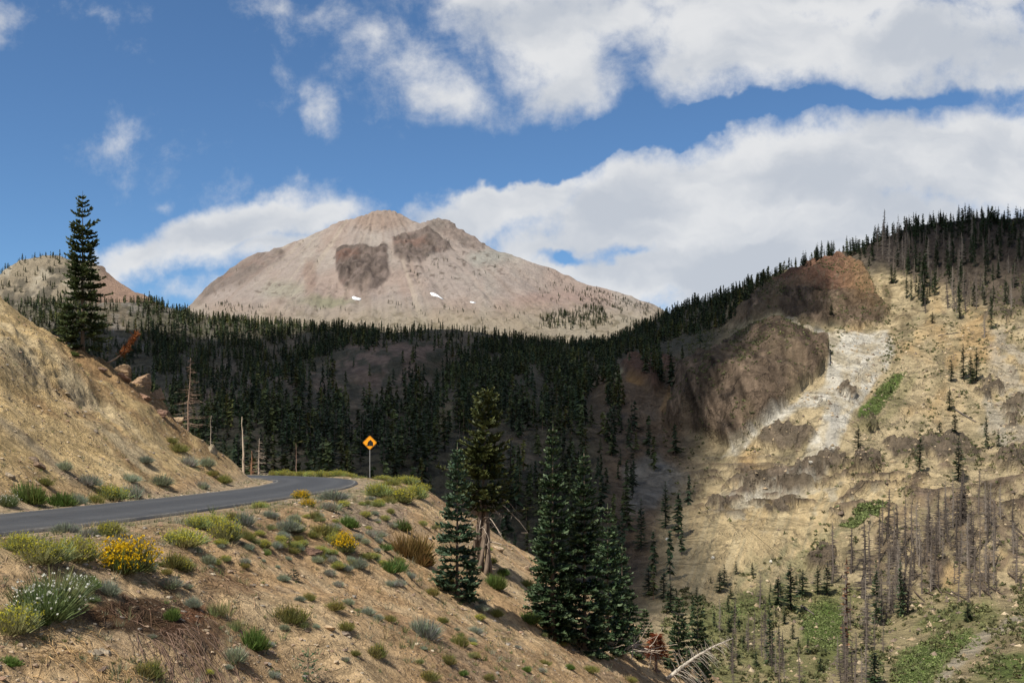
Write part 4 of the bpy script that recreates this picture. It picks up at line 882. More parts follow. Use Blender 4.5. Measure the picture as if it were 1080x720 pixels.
def fallen_tree():
    A = pick(705, 719)[0]
    D = 62.0 if np.isnan(A[0]) else A[1]
    A = np.array([(703 - CX) / F * D, D, (HY - 724) / F * D]); A[2] = hgt(A[0:1], A[1:2])[0] + .1
    ay = HY - F * A[2] / D
    B = np.array([(773 - CX) / F * (D + 1.5), D + 1.5, (HY - 673) / F * (D + 1.5)]); g = np.random.default_rng(3)
    r = empty('fallen_tree', A); tag(r, 'silver grey fallen tree with comb like bare twigs, lying aslant at the bottom edge', 'dead tree'); s = np.linspace(0, 1, 12); E = B - A
    P = s[:, None] * E + np.c_[0 * s, 0 * s, .25 * np.sin(s * 3.1)]; mb = MB(); mb.tube(P, .13 * (1 - .85 * s), 7, C=(.38, .34, .29)); add('trunk', mb.mesh('trunk', M_dead, True), r)
    mb = MB(); ax = unit(E)
    for q in range(150):
        f = g.uniform(.08, .97); x0 = np.array([np.interp(f, s, P[:, k]) for k in range(3)]); d = g.normal(0, 1, 3); d -= ax * (d @ ax); d = unit(d + np.array([0, 0, -.45])) + ax * .45; d = unit(d); L = 1.9 * (1.08 - f) * g.uniform(.5, 1.1) + .12
        t = np.linspace(0, 1, 4); mb.tube(x0 + t[:, None] * d * L + np.c_[0 * t, 0 * t, -.28 * L * t ** 2], .016 * (1 - .75 * t), 3, C=np.array([.33, .29, .245]) * g.uniform(.8, 1.1), cap=False)
    add('branches', mb.mesh('branches', M_dead), r)
    # rusty dying sapling and dead stump
    for (x, y, hp, sd, lb) in [(692, 708, 44, 51, 'small dying conifer with rust red needles below the dense fir clump'),]:
        p = pick(x, y)[0]
        if np.isnan(p[0]): p = np.array([(x - CX) / F * 66, 66., 0]); p[2] = hgt(p[0:1], p[1:2])[0]
        Dd = p[1]; h = pxh(Dd, hp) ; tr, br = snag(h, .12, sd, 60, .42, start=.12, col=(.24, .17, .13)); r = empty('dying_conifer', p - [0, 0, .2]); tag(r, lb, 'tree')
        add('trunk', tr.mesh('trunk', M_dead, True), r); add('branches', br.mesh('branches', M_dead), r)
        m2 = MB(); n = 900; f = g.uniform(.45, 1.0, n); a = g.uniform(0, 6.28, n); rr = (1.15 - f) * h * .42 * np.sqrt(g.uniform(0, 1, n)); C0 = np.c_[rr * np.cos(a), rr * np.sin(a), f * h]; D_ = unit(np.c_[np.cos(a), np.sin(a), g.normal(-.1, .4, n)])
        m2.blades(C0, D_, g.uniform(.12, .3, n), .05, unit(np.cross(D_, g.normal(0, 1, (n, 3)))), np.array([.28, .075, .028]) * g.uniform(.45, 1.5, (n, 1)), .3); add('rusty_needles', m2.mesh('rusty_needles', M_leaf), r)
    # heap of dead boughs and roots at the foot of the clump
    p = pick(655, 690)[0]
    if not np.isnan(p[0]):
        mb = MB()
        for q in range(60):
            c = p + g.normal(0, 1, 3) * [.9, .7, .05] + [0, 0, .25]; d = unit(g.normal(0, 1, 3) * [1, .6, .6] + [.4, 0, .2]); L = g.uniform(.5, 1.8); t = np.linspace(0, 1, 5); mb.tube(c + t[:, None] * d * L + np.cumsum(g.normal(0, .05, (5, 3)), 0), .03 * (1 - .7 * t), 4, C=np.array([.40, .33, .27]) * g.uniform(.6, 1.1))
        tag(add('brushwood', mb.mesh('brushwood', M_dead)), 'heap of grey dead boughs below the right side of the dense fir clump', 'brushwood')
    # dead roots in the near foreground
    for (x, y, n, rx, ry, c, lb) in [(158, 650, 120, .65, .35, (.10, .06, .04), 'tangle of dark dead roots in the patch of black soil'), (190, 690, 170, 0.5, .6, (.125, .082, .062), 'spray of dry reddish stems lying down the slope below the black soil'), (100, 700, 140, .8, .35, (.33, .22, .11), 'mat of straw coloured dead brush at the lower left corner'), (235, 612, 110, .5, .4, (.20, .13, .08), 'low brown dead brush on the soil, left of the brown boulder')]:
        p = pick(x, y)[0]; mb = MB()
        for q in range(n):
            cx = p[0] + g.normal(0, rx); cy = p[1] + g.normal(0, ry * 1.6); cz = hgt(np.array([cx]), np.array([cy]))[0]; a = g.normal(-.9, .45) if 'spray' in lb else g.uniform(0, 6.28); L = g.uniform(.15, .65) * (1.7 if 'spray' in lb else 1); t = np.linspace(0, 1, 4)
            q1 = np.c_[cx + np.cos(a) * L * t, cy + np.sin(a) * L * t]; zz = hgt(q1[:, 0], q1[:, 1]) + .02 + g.uniform(0, .12) * np.sin(t * 3.0); mb.tube(np.c_[q1, zz], .0065, 3, C=np.array(c) * g.uniform(.5, 1.5), cap=False)
        tag(add('dead_brush', mb.mesh('dead_brush', M_dead)), lb, 'dead brush')
fallen_tree()

# ---------------------------------------------------------------- middle distance trees: variants shared by many copies
def mid_conifer(h, r, seed, nwh=20, per=7, col=(.035, .055, .025)):
    g = np.random.default_rng(seed); mb = MB(); V = []
    for w in range(nwh):
        f = .08 + .92 * w / nwh; prof = (1 - f) ** .75 * (1 if f > .15 else .75); nb = per if f < .8 else 4
        if g.random() < .06: continue
        for b in range(nb):
            a = g.uniform(0, 6.28); L = r * prof * g.uniform(.55, 1.15) + .15; z = f * h + g.normal(0, .25 * h / nwh); el = -.35 * (1 - f) + .3 * f + g.normal(0, .12)
            d = np.array([math.cos(a) * math.cos(el), math.sin(a) * math.cos(el), math.sin(el)]); lat = np.array([-math.sin(a), math.cos(a), 0]); tw = g.normal(0, .35); sd = unit(lat + np.array([0, 0, tw])); cc = np.array(col) * g.uniform(.65, 1.5)
            mb.blades(np.array([[0, 0, z]]), d[None], np.array([L * .6]), h / nwh * .45, sd[None], cc, 1.6)
            mb.blades(np.array([[0, 0, z]]) + d * L * .45, unit(d + [0, 0, .25])[None], np.array([L * .6]), h / nwh * .85, sd[None], cc * 1.15, .15)
            mb.blades(np.array([[0, 0, z]]) + d * L * .35, unit(d + lat * .7)[None], np.array([L * .45]), h / nwh * .5, sd[None], cc, .2)
            mb.blades(np.array([[0, 0, z]]) + d * L * .35, unit(d - lat * .7)[None], np.array([L * .45]), h / nwh * .5, sd[None], cc, .2)
    mb.blades(np.array([[0, 0, h * .95]]), np.array([[0, 0, 1.]]), np.array([h * .07]), .25, np.array([[1., 0, 0]]), col, .3)
    tr = MB(); tr.tube([[0, 0, -1.0], [0, 0, h * .5], [0, 0, h * .97]], [.02 * h, .012 * h, .002 * h], 5, C=(.12, .095, .08))
    return tr, mb
def far_conifer(h, r, seed, nwh=9, per=5, col=(.028, .042, .022), shape=.8):
    g = np.random.default_rng(seed); mb = MB()
    mb.tube([[0, 0, -1.2], [0, 0, h * .9]], [.02 * h, .004 * h], 3, C=(.11, .09, .08), cap=False)
    for w in range(nwh):
        f = .1 + .88 * w / nwh; L0 = r * (1 - f) ** shape
        for b in range(per):
            a = g.uniform(0, 6.28); L = L0 * g.uniform(.6, 1.2) + .25; z = f * h + g.normal(0, .02 * h); d = unit(np.array([math.cos(a), math.sin(a), -.35 + .2 * g.normal()])); lat = unit(np.array([-math.sin(a), math.cos(a), g.normal(0, .5)]))
            mb.blades(np.array([[0, 0, z + h / nwh * .5]]), d[None], np.array([L]), h / nwh * 1.2, lat[None], np.array(col) * g.uniform(.7, 1.45), .35)
    mb.blades(np.array([[0, 0, h * .86]]), np.array([[0, 0, 1.]]), np.array([h * .14]), .06 * h, np.array([[1., 0, 0]]), col, .1)
    mb.blades(np.array([[0, 0, h * .86]]), np.array([[0, 0, 1.]]), np.array([h * .14]), .06 * h, np.array([[0, 1., 0]]), col, .1)
    return mb
FAR = [far_conifer(14, 2.7 + .6 * (i % 3), 200 + i, nwh=9 + i % 3, shape=(.8, .5, 1.0)[i % 3], col=((.036, .056, .026), (.048, .066, .026), (.03, .045, .024))[i % 3]) for i in range(7)]
def scatter_join(name, pts, hs, kinds, mat):
    """many distant trees in one mesh (only for what is past counting)"""
    Vs = []; Qs = []; Ts = []; Cs = []; n0 = 0
    for kd in range(len(FAR)):
        sel = np.flatnonzero(kinds == kd)
        if len(sel) == 0: continue
        V, Q, T, C = FAR[kd].arrays(); n = len(sel); a = rng.uniform(0, 6.28, n); sc = hs[sel] / 14; w = sc * rng.uniform(.8, 1.2, n)
        X = V[None, :, 0] * np.cos(a)[:, None] - V[None, :, 1] * np.sin(a)[:, None]; Y = V[None, :, 0] * np.sin(a)[:, None] + V[None, :, 1] * np.cos(a)[:, None]
        P = np.stack([X * w[:, None], Y * w[:, None], V[None, :, 2] * sc[:, None]], -1) + pts[sel][:, None]
        m = len(V); base = n0 + np.arange(n)[:, None, None] * m
        Qs.append((Q[None] + base).reshape(-1, 4)); Vs.append(P.reshape(-1, 3)); tint = rng.uniform(.4, 1.35, (n, 1, 1)) * np.array([1, 1, 1]) + (rng.uniform(0, 1, (n, 1, 1)) ** 3) * np.array([1.6, .9, .4])
        Cs.append((C[None] * tint).reshape(-1, 3)); n0 += n * m
    return np_mesh(name, np.concatenate(Vs), np.concatenate(Qs), None, np.concatenate(Cs), [mat])
def sample(s, dens, n, rmax):
    """n points of a sheet, uniform over its real area, weighted by dens(px,py)"""
    P = s.P[:rmax]; c = .5 * (P[:-1, :-1] + P[1:, 1:]); ar = np.linalg.norm(np.cross(P[1:, :-1] - P[:-1, :-1], P[:-1, 1:] - P[:-1, :-1]), axis=-1)
    mx = s.PXf[:rmax]; my = s.PYf[:rmax]; mx = .5 * (mx[:-1, :-1] + mx[1:, 1:]); my = .5 * (my[:-1, :-1] + my[1:, 1:]); w = (ar * dens(mx, my)).ravel(); tot = w.sum()
    idx = rng.choice(len(w), n, p=w / tot); i, j = np.unravel_index(idx, ar.shape); u = rng.uniform(0, 1, (n, 2, 1))
    Q = P[i, j] * (1 - u[:, 0]) * (1 - u[:, 1]) + P[i + 1, j] * u[:, 0] * (1 - u[:, 1]) + P[i, j + 1] * (1 - u[:, 0]) * u[:, 1] + P[i + 1, j + 1] * u[:, 0] * u[:, 1]
    return Q, mx.ravel()[idx], my.ravel()[idx]
def skyl(px): return np.interp(px, [a for a, b in TSKY], [b for a, b in TSKY])
def dens_forest(px, py):
    sk = skyl(px); n = fbm(px / 22, py / 14, seed=301, o=3)
    d = np.where((px > -60) & (px < 1120), 1.0, .06)
    left = px < 640 + (py - 360) * .05
    band = ss(-(py - sk), -46, -22)                      # dense belt below the skyline
    f = np.where(left, .25 + .75 * np.maximum(band, ss(n, -.35, .1)), 0)
    f = f * (1 - .92 * ss(-np.hypot((px - 418) / 80, (py - 386) / 28), -1.15, -.7) * ss(n, -.55, -.1))
    f = f * (1 - .75 * ss(-np.hypot((px - 300) / 90, (py - 415) / 22), -1.15, -.7) * ss(n, -.3, .2))
    f = f * (1 - .8 * ss(-np.hypot((px - 472) / 10, (py - 448) / 26), -1.2, -.7))
    f = f * (.22 + .78 * ss(fbm(px / 60, py / 26, seed=305, o=3), -.28, .02))
    f = f * np.where(px < 230, .45 + .55 * ss(n, -.15, .25), 1)
    # dark crest of the spur going up to the right
    up = (px > 630) & (px < 900); lim = np.interp(px, [630, 690, 760, 800, 830, 870, 900], [400, 372, 352, 318, 292, 276, 268])
    f = np.where(up & (py < lim), .75 * ss(lim - py, 0, 12), f)
    # wooded gullies of the brown slope
    gl = np.maximum.reduce([ss(-line_d(px, py, [(640, 400), (648, 440), (640, 480), (625, 540)]), -13, -5), ss(-line_d(px, py, [(668, 460), (662, 510), (655, 560), (650, 600)]), -12, -5), ss(-line_d(px, py, [(610, 400), (600, 470), (600, 560)]), -26, -10), ss(-line_d(px, py, [(680, 480), (690, 500)]), -7, -3) * .5, ss(-line_d(px, py, [(690, 390), (690, 412)]), -14, -6)])
    f = np.where((px > 600) & (py >= lim) & (px < 760), gl * .8 + .03, f)
    f = np.where((px >= 900), np.where(py < np.interp(px, [900, 950, 1000, 1120], [268, 258, 250, 252]), .55, 0), f)
    return d * f
def build_forest():
    # individuals: nearest in the shaded forest
    N = 10500
    Q, qx, qy = sample(TER, dens_forest, N, TER.P.shape[0] - 8)
    hs = (5 + 11 * rng.beta(2.2, 2, N)) * (1 + .3 * ss(-Q[:, 1], -900, -550)) * np.where(qx > 880, 1.0, 1); hs *= np.where(qy < skyl(qx) + 3, .9, 1); kinds = rng.integers(0, len(FAR), N)
    inf = (qx > -5) & (qx < 1085) & (qy < 545); size = np.where(inf, hs / Q[:, 1], 0)
    # what the near embankment hides does not count as in view
    hid = (qx < 385) & (qy > 520 - 0) | (qx < 230) & (qy > np.interp(qx, [0, 100, 230], [318, 375, 490])) | (qx > 385) & (qx < 640) & (qy > np.interp(qx, [385, 450, 540, 640], [512, 500, 550, 610]))
    size = np.where(hid, 0, size); order = np.argsort(-size); ind = order[:70]; rest = np.setdiff1d(np.arange(N), ind)
    tag(add('forest', scatter_join('forest', Q[rest], hs[rest], kinds[rest], M_farneedle)), kind='stuff')
    MID = [mid_conifer(14, 2.9 + .35 * (i % 3), 230 + i, nwh=15 + i % 4, per=6, col=(.04, .058, .028)) for i in range(5)]
    mes = [(a.mesh('trunk', M_bark), b.mesh('crown', M_farneedle)) for a, b in MID]
    for i in ind:
        k = int(kinds[i]) % 5; r = empty('conifer', Q[i], float(rng.uniform(0, 6.28))); s = hs[i] / 14; r.scale = (s * rng.uniform(.85, 1.2),) * 2 + (s,)
        tag(r, 'dark conifer among many alike in the shaded forest beyond the road', 'tree', 'conifers of the shaded forest'); add('trunk', mes[k][0], r); add('crown', mes[k][1], r)
build_forest()

def terr(px, py): return TER.at(px, py)[0]
def copy_parts(name, loc, rz, sc, meshes, label, cat, group):
    r = empty(name, loc, rz); r.scale = sc; tag(r, label, cat, group)
    for nm, me in meshes: add(nm, me, r)
    return r
def hillside_trees():
    g = np.random.default_rng(77)
    MC = [mid_conifer(14, 3.3, 400 + i, nwh=22, per=10, col=(.036, .058, .026)) for i in range(6)]; MCm = [[('trunk', a.mesh('trunk', M_bark)), ('crown', b.mesh('crown', M_needle))] for a, b in MC]
    # (px, py of the foot, height in px, label)
    singles = [(1003, 404, 26, 'small dark conifer on the sandy slope, left of the close trio'), (1016, 399, 36, 'left conifer of the close trio on the sandy slope'), (1024, 403, 32, 'middle conifer of the close trio on the sandy slope'), (1030, 401, 34, 'right conifer of the close trio on the sandy slope'),
               (1002, 427, 24, 'lone conifer below the close trio on the sandy slope'), (905, 485, 25, 'dark rounded conifer beside the pale ash gully'), (1007, 462, 22, 'open pine on the rim of the grey outcrop'), (991, 460, 14, 'little pine left of the open pine on the outcrop rim'),
               (1040, 474, 36, 'thin conifer at the right beside the pale bank'), (1053, 470, 18, 'short conifer just right of the thin one by the pale bank'), (852, 453, 12, 'tiny conifer on the rock rib beside the white ash'), (1011, 500 + 10, 46, 'conifer with sparse boughs in the middle of the outcrops'),
               (970, 505, 40, 'conifer standing in the cleft of the grey outcrop'), (702, 560, 46, 'tall dark conifer at the edge of the cloud shadow on the yellow slope'), (676, 582, 52, 'leaning shaded conifer left of the yellow slope'), (833, 648, 48, 'stout dark conifer on the valley floor, biggest of those near the meadow'),
               (820, 640, 30, 'slim conifer just left of the stout dark one on the valley floor'), (811, 642, 16, 'short conifer left of the slim one on the valley floor'), (846, 632, 26, 'conifer to the right of the stout dark one on the valley floor'), (862, 630, 28, 'conifer behind the meadow, left of the burned trunks'),
               (872, 632, 34, 'dark conifer among the burned trunks behind the meadow'), (684, 618, 32, 'rounded conifer at the left foot of the yellow slope'), (700, 622, 30, 'conifer second from the left foot of the yellow slope'), (708, 640, 34, 'dark conifer above the pair behind the fallen silver tree'),
               (714, 624, 14, 'tiny conifer at the foot of the yellow slope, left of a thin gap'), (736, 620, 12, 'small conifer on the gravel fan, left of the twin conifers'), (761, 616, 24, 'left conifer of the twins on the gravel fan'), (765, 612, 22, 'right conifer of the twins on the gravel fan'), (773, 624, 14, 'squat conifer right of the twins on the gravel fan'),
               (777, 650, 22, 'grey green conifer on the scrubby valley floor'), (950, 655, 58, 'tall scorched conifer with thin green boughs in front of the burned slope'), (924, 660, 66, 'very tall thin conifer right of the meadow'), (922, 720, 38, 'sparse conifer at the bottom edge, below the meadow'),
               (812, 700, 66, 'slender conifer on the lower valley floor, left of the meadow'), (1022, 660, 18, 'dark round conifer beside the green hollow under the burned slope'), (940, 412, 8, 'tiny conifer at the head of the green strip'), (875, 345 - 3, 12, 'conifer by the rim of the reddish cliff'),
               (1045, 352, 40, 'tall thin conifer on the upper right slope'), (940, 300, 20, 'bushy conifer on the sandy shoulder above the green strip'), (975, 305, 40, 'dark conifer at the lower edge of the burned wood'), (1012, 338, 22, 'dark conifer on the bank under the burned wood'), (984, 345, 12, 'small bush like conifer on the sandy bank')]
    for (x, y, hp, lb) in singles:
        p = terr(x, y); h = pxh(p[1], hp) * 1.05; k = g.integers(6); fat = 1.25 if ('stout' in lb or 'round' in lb) else (.6 if 'thin' in lb or 'slender' in lb or 'slim' in lb else .95)
        copy_parts('conifer', p, g.uniform(0, 6.28), (h / 14 * fat * max(.7, min(1.5, 9 / h + .5)),) * 2 + (h / 14,), MCm[k], lb, 'tree', None)
    # green mature trees on the crest of the hill
    nc = 0
    for q in range(125):
        x = g.uniform(845, 1085); y = skyl(x) + g.uniform(-1, 9) + (g.uniform(0, 26) if x > 900 and g.random() < .4 else 0); p = terr(x, y); h = pxh(p[1], g.uniform(9, 20)); copy_parts('conifer', p, g.uniform(0, 6), (h / 14 * g.uniform(.6, 1.0) + .1,) * 2 + (h / 14,), MCm[g.integers(6)], 'dark conifer on the crest of the hill at the right', 'tree', 'conifers on the crest of the right hill')
    for q in range(95):
        x = g.uniform(940, 1085); y = g.uniform(250, 325); p = terr(x, y); h = pxh(p[1], g.uniform(18, 32)); copy_parts('conifer', p, g.uniform(0, 6), (h / 14 * g.uniform(.5, .8),) * 2 + (h / 14,), MCm[g.integers(6)], 'green conifer standing among the burned trunks below the crest', 'tree', 'conifers among the burned trunks')
    # burned snags
    SN = []
    for i in range(7):
        a, b = snag(14,   .26 + .05 * (i % 3), 500 + i, 110 + 10 * (i % 3), .15, start=.12, col=((.135, .110, .092), (.19, .16, .135), (.085, .07, .06))[i % 3], tri=True, sides=5); SN.append([('trunk', a.mesh('trunk', M_dead)), ('branches', b.mesh('branches', M_dead))])
    def sn(x, y, hp, lb, grp, thick=1.0):
        p = terr(x, y); h = pxh(p[1], hp); copy_parts('dead_tree', p - [0, 0, .4], g.uniform(0, 6.28), (h / 14 * thick,) * 2 + (h / 14,), SN[g.integers(7)], lb, 'dead tree', grp)
    for (x, y, hp, lb) in [(877, 590 + 28, 66, 'blackened snag with a sharp top left of the two tallest trunks'), (898, 605, 50, 'burned trunk just left of the tallest charred trunk'), (910, 636, 82, 'tallest charred trunk, right of the meadow, dark and straight'), (918, 618, 70, 'thin charred trunk right of the tallest one'),
                           (801, 640, 42, 'lone grey snag on the gravel fan'), (843, 718, 40, 'dark snag standing in the lower valley below the meadow'), (932, 690, 36, 'short dark snag between the meadow and the tall thin conifer'), (1038, 360, 24, 'bare snag on the upper right slope beside the tall thin conifer'), (944, 272, 14, 'pale spreading bare tree on the shoulder below the crest')]:
        sn(x, y, hp, lb, None, 1.3)
    for q in range(98):
        f = g.random(); x = 925 + 155 * f + g.normal(0, 8); y = g.uniform(575, 662) - 40 * f; sn(x, y, g.uniform(26, 62), 'burned grey brown trunk among many on the slope at the lower right', 'burned trunks on the lower right slope', g.uniform(.7, 1.4))
    for q in range(16):
        x = g.uniform(880, 925); y = g.uniform(655, 730); sn(x, y, g.uniform(36, 70), 'burned trunk in the thin stand below the meadow', 'burned trunks below the meadow')
    for q in range(20):
        x = g.uniform(755, 830); y = g.uniform(660, 720); sn(x, y, g.uniform(24, 55), 'grey snag on the scrubby valley floor, left of the meadow', 'grey snags on the valley floor', .8)
    for q in range(95):
        x = g.uniform(925, 1090); y = g.uniform(258, 338) - (10 if x < 960 else 0); 
        if x < 965 and y > 285: y -= 30
        sn(x, y, g.uniform(18, 36), 'burned trunk among many just below the crest of the right hill', 'burned trunks below the crest', 1.0)
    # rusty half dead tree
    p = terr(893, 690); h = pxh(p[1], 100); m = mid_conifer(14, 1.3, 600, nwh=18, per=4, col=(.17, .085, .045)); copy_parts('dying_conifer', p, 0, (h / 14,) * 2 + (h / 14,), [('trunk', m[0].mesh('trunk', M_bark)), ('crown', m[1].mesh('crown', M_needle))], 'rust brown dying conifer in front of the tallest charred trunk', 'tree', None)
    # fallen logs on the burned slope
    for q in range(26):
        x = g.uniform(935, 1085); y = g.uniform(560, 650) - (x - 935) * .25; a = terr(x, y); b = terr(x + g.uniform(8, 22), y + g.uniform(4, 18)); mb = MB(); mb.tube([a - a + [0, 0, .4], b - a + [0, 0, .5]], [.28, .15], 5, C=(.10, .075, .06)); o = add('log', mb.mesh('log', M_dead), loc=tuple(a)); tag(o, 'charred log lying on the burned slope at the lower right', 'log', 'charred logs on the burned slope')
    for (x1, y1, x2, y2, lb) in [(1008, 427, 1030, 440, 'dark fallen log on the sandy slope below the lone conifer'), (990, 360, 1012, 356, 'dark fallen trunk across the sandy bank above the close trio'), (845, 642, 858, 652, 'pale fallen log on the valley floor beside the meadow')]:
        a = terr(x1, y1); b = terr(x2, y2); mb = MB(); mb.tube([[0, 0, .5], b - a + [0, 0, .5]], [.4, .2], 6, C=(.12, .10, .09)); o = add('log', mb.mesh('log', M_dead), loc=tuple(a)); tag(o, lb, 'log')
    # small firs on the valley floor in front
    for q in range(40):
        x = g.uniform(745, 880); y = g.uniform(600, 720); p = terr(x, y); h = pxh(p[1], g.uniform(6, 20)); copy_parts('conifer', p, g.uniform(0, 6), (h / 14 * 1.1,) * 2 + (h / 14,), MCm[g.integers(6)], 'small young conifer scattered over the valley floor', 'tree', 'young conifers on the valley floor')
hillside_trees()

def bushes_mesh(name, Q, rad_, cols, n_leaf, mat):
    """low scrub of the hillside: many little leaf clumps in one object, past counting"""
    n = len(Q); g = rng; k = n_leaf; C0 = Q[:, None] + g.normal(0, .42, (n, k, 3)) * rad_[:, None, None] * [1, 1, .55] + rad_[:, None, None] * [0, 0, .35]
    D_ = unit(g.normal(0, 1, (n, k, 3)) + [0, 0, .6]); L = rad_[:, None] * g.uniform(.4, .9, (n, k)); Sd = unit(np.cross(D_, g.normal(0, 1, (n, k, 3)))); mb = MB(); cc = np.asarray(cols)[:, None] * g.uniform(.6, 1.4, (n, k, 1))
    mb.blades(C0.reshape(-1, 3), D_.reshape(-1, 3), L.ravel(), (L * .8).ravel(), Sd.reshape(-1, 3), cc.reshape(-1, 3), .5); return mb.mesh(name, mat)
def scrub():
    def d1(px, py):
        n = fbm(px / 24, py / 16, seed=311, o=3); f = ((px > 700) & (px < 1110) & (py > 285) & (py < 740)) * (.12 + ss(n, .0, .35))
        f = f * (1 - .93 * ss(poly_sd(px, py, [(690, 620), (700, 560), (745, 500), (800, 480), (860, 400), (900, 350), (940, 350), (900, 470), (860, 560), (800, 600)]), -5, 5)); f = f * (1 + 2 * ss(py, 600, 640)); f = f * (1 - .9 * ss(poly_sd(px, py, [(845, 650), (868, 637), (890, 645), (893, 665), (885, 678), (866, 680)]), -3, 3))
        return f
    Q, qx, qy = sample(TER, d1, 6500, TER.P.shape[0] - 12); r = rng.uniform(.35, 1.15, len(Q)); cols = np.array([.075, .085, .035]) * rng.uniform(.5, 1.5, (len(Q), 1)) + rng.uniform(0, .05, (len(Q), 1)) * [1, .7, .3]
    tag(add('scrub', bushes_mesh('scrub', Q, r, cols, 16, M_farneedle)), kind='stuff')
    # loose stones on the sunny hillside
    dst = lambda px, py: ((px > 790) & (px < 1110) & (py > 350) & (py < 745)) * (1 - ss(poly_sd(px, py, CLIFF_A), -6, 0)) * (.25 + ss(fbm(px / 20, py / 14, seed=341, o=3), -.05, .3)) * (1 - .85 * ss(poly_sd(px, py, [(690, 620), (700, 560), (745, 510), (900, 500), (860, 600), (800, 610)]), -5, 5))
    Q, qx, qy = sample(TER, dst, 4500, TER.P.shape[0] - 12); n = len(Q); g = rng; sz = .2 + 1.1 * g.uniform(0, 1, n) ** 4
    V = np.array([(1, 0, 0), (-1, .2, 0), (0, 1, 0), (.1, -1, 0), (0, 0, .9), (.2, 0, -.6)]); T = np.array([(0, 2, 4), (2, 1, 4), (1, 3, 4), (3, 0, 4), (2, 0, 5), (1, 2, 5), (3, 1, 5), (0, 3, 5)]); P = V[None] * g.uniform(.5, 1.3, (n, 6, 1)) * sz[:, None, None] + Q[:, None]
    pal = np.array([(.34, .26, .17), (.27, .205, .13), (.17, .13, .10), (.36, .29, .20), (.12, .095, .075)])[g.integers(0, 5, n)] * g.uniform(.8, 1.2, (n, 1)); mb = MB(); mb.put(P.reshape(-1, 3), None, (T[None] + np.arange(n)[:, None, None] * 6).reshape(-1, 3), np.repeat(pal, 6, 0)); tag(add('scree', mb.mesh('scree', M_rock)), kind='stuff')
    # litter of dead wood and twigs on the burned ground
    # tall grass and willow in the green hollows
    dg = lambda px, py: np.maximum.reduce([ss(poly_sd(px, py, [(845, 650), (868, 637), (890, 645), (893, 668), (880, 684), (850, 672)]), -6, 2), ss(poly_sd(px, py, [(940, 720), (950, 690), (985, 675), (1025, 668), (1030, 676), (1000, 690), (975, 730)]), -6, 2), ss(poly_sd(px, py, [(906, 440), (925, 408), (956, 396), (936, 424), (915, 443)]), -2, 2), ss(poly_sd(px, py, [(888, 556), (905, 545), (925, 538), (934, 540), (925, 550), (900, 560)]), -2, 2) * 3, ss(poly_sd(px, py, [(740, 632), (790, 622), (815, 640), (790, 655)]), -6, 4) * .3]) + 1e-6
    Q, qx, qy = sample(TER, dg, 4200, TER.P.shape[0] - 12); cg = np.array([.14, .17, .06]) * rng.uniform(.5, 1.5, (len(Q), 1)); tag(add('meadow_grass', bushes_mesh('meadow_grass', Q, rng.uniform(.2, .6, len(Q)) * np.where((qy < 565) & (qy > 530), 1.8, 1), cg, 12, M_farneedle)), kind='stuff')
    # krummholz dots on the volcano and left peak
    def dv(px, py):
        n = fbm(px / 10, py / 6, seed=321, o=3); a = ss(px, 560, 640) * ss(py - np.interp(px, [560, 640, 690], [285, 306, 320]), 0, 5) * (py < 352) * ss(n, -.1, .2) * 1.3
        b = ss(-np.hypot((px - 606) / 38, (py - 338) / 9), -1.2, -.7) * 1.6; c = ss(-np.hypot((px - 470) / 65, (py - 275) / 26), -1.2, -.6) * ss(n, .2, .35) * .45; d = (py > 322) * (px > 200) * (px < 690) * ss(n, .1, .3) * .35; e = ss(-line_d(px, py, [(230, 320), (275, 333)]), -5, -1) * .4
        return np.maximum.reduce([a, b, c, d, e]) + .004
    Q, qx, qy = sample(VOL, dv, 2100, VOL.P.shape[0] - 9); hs = rng.uniform(4, 11, len(Q)) * np.where((qy > 325) & (qx > 560), 1.3, .9)
    hs = np.minimum(hs, np.where(qx > 640, 8, 14)); tag(add('mountain_scrub', scatter_join('mountain_scrub', Q, hs, rng.integers(0, 7, len(Q)), M_farneedle)), kind='stuff')
    def dl(px, py): n = fbm(px / 9, py / 7, seed=331, o=3); return (px > -40) * (px < 230) * (ss(n, .0, .2) * (1 - .85 * (px > 98) * (py < 315)) + .5 * (py > 318) + .8 * ((px < 100) & (py < np.interp(px, [0, 45, 100], [293, 276, 282]))))
    Q, qx, qy = sample(LP, dl, 1500, LP.P.shape[0] - 7); tag(add('hill_scrub', scatter_join('hill_scrub', Q, rng.uniform(7, 14, len(Q)), rng.integers(0, 7, len(Q)), M_farneedle)), kind='stuff')
scrub()
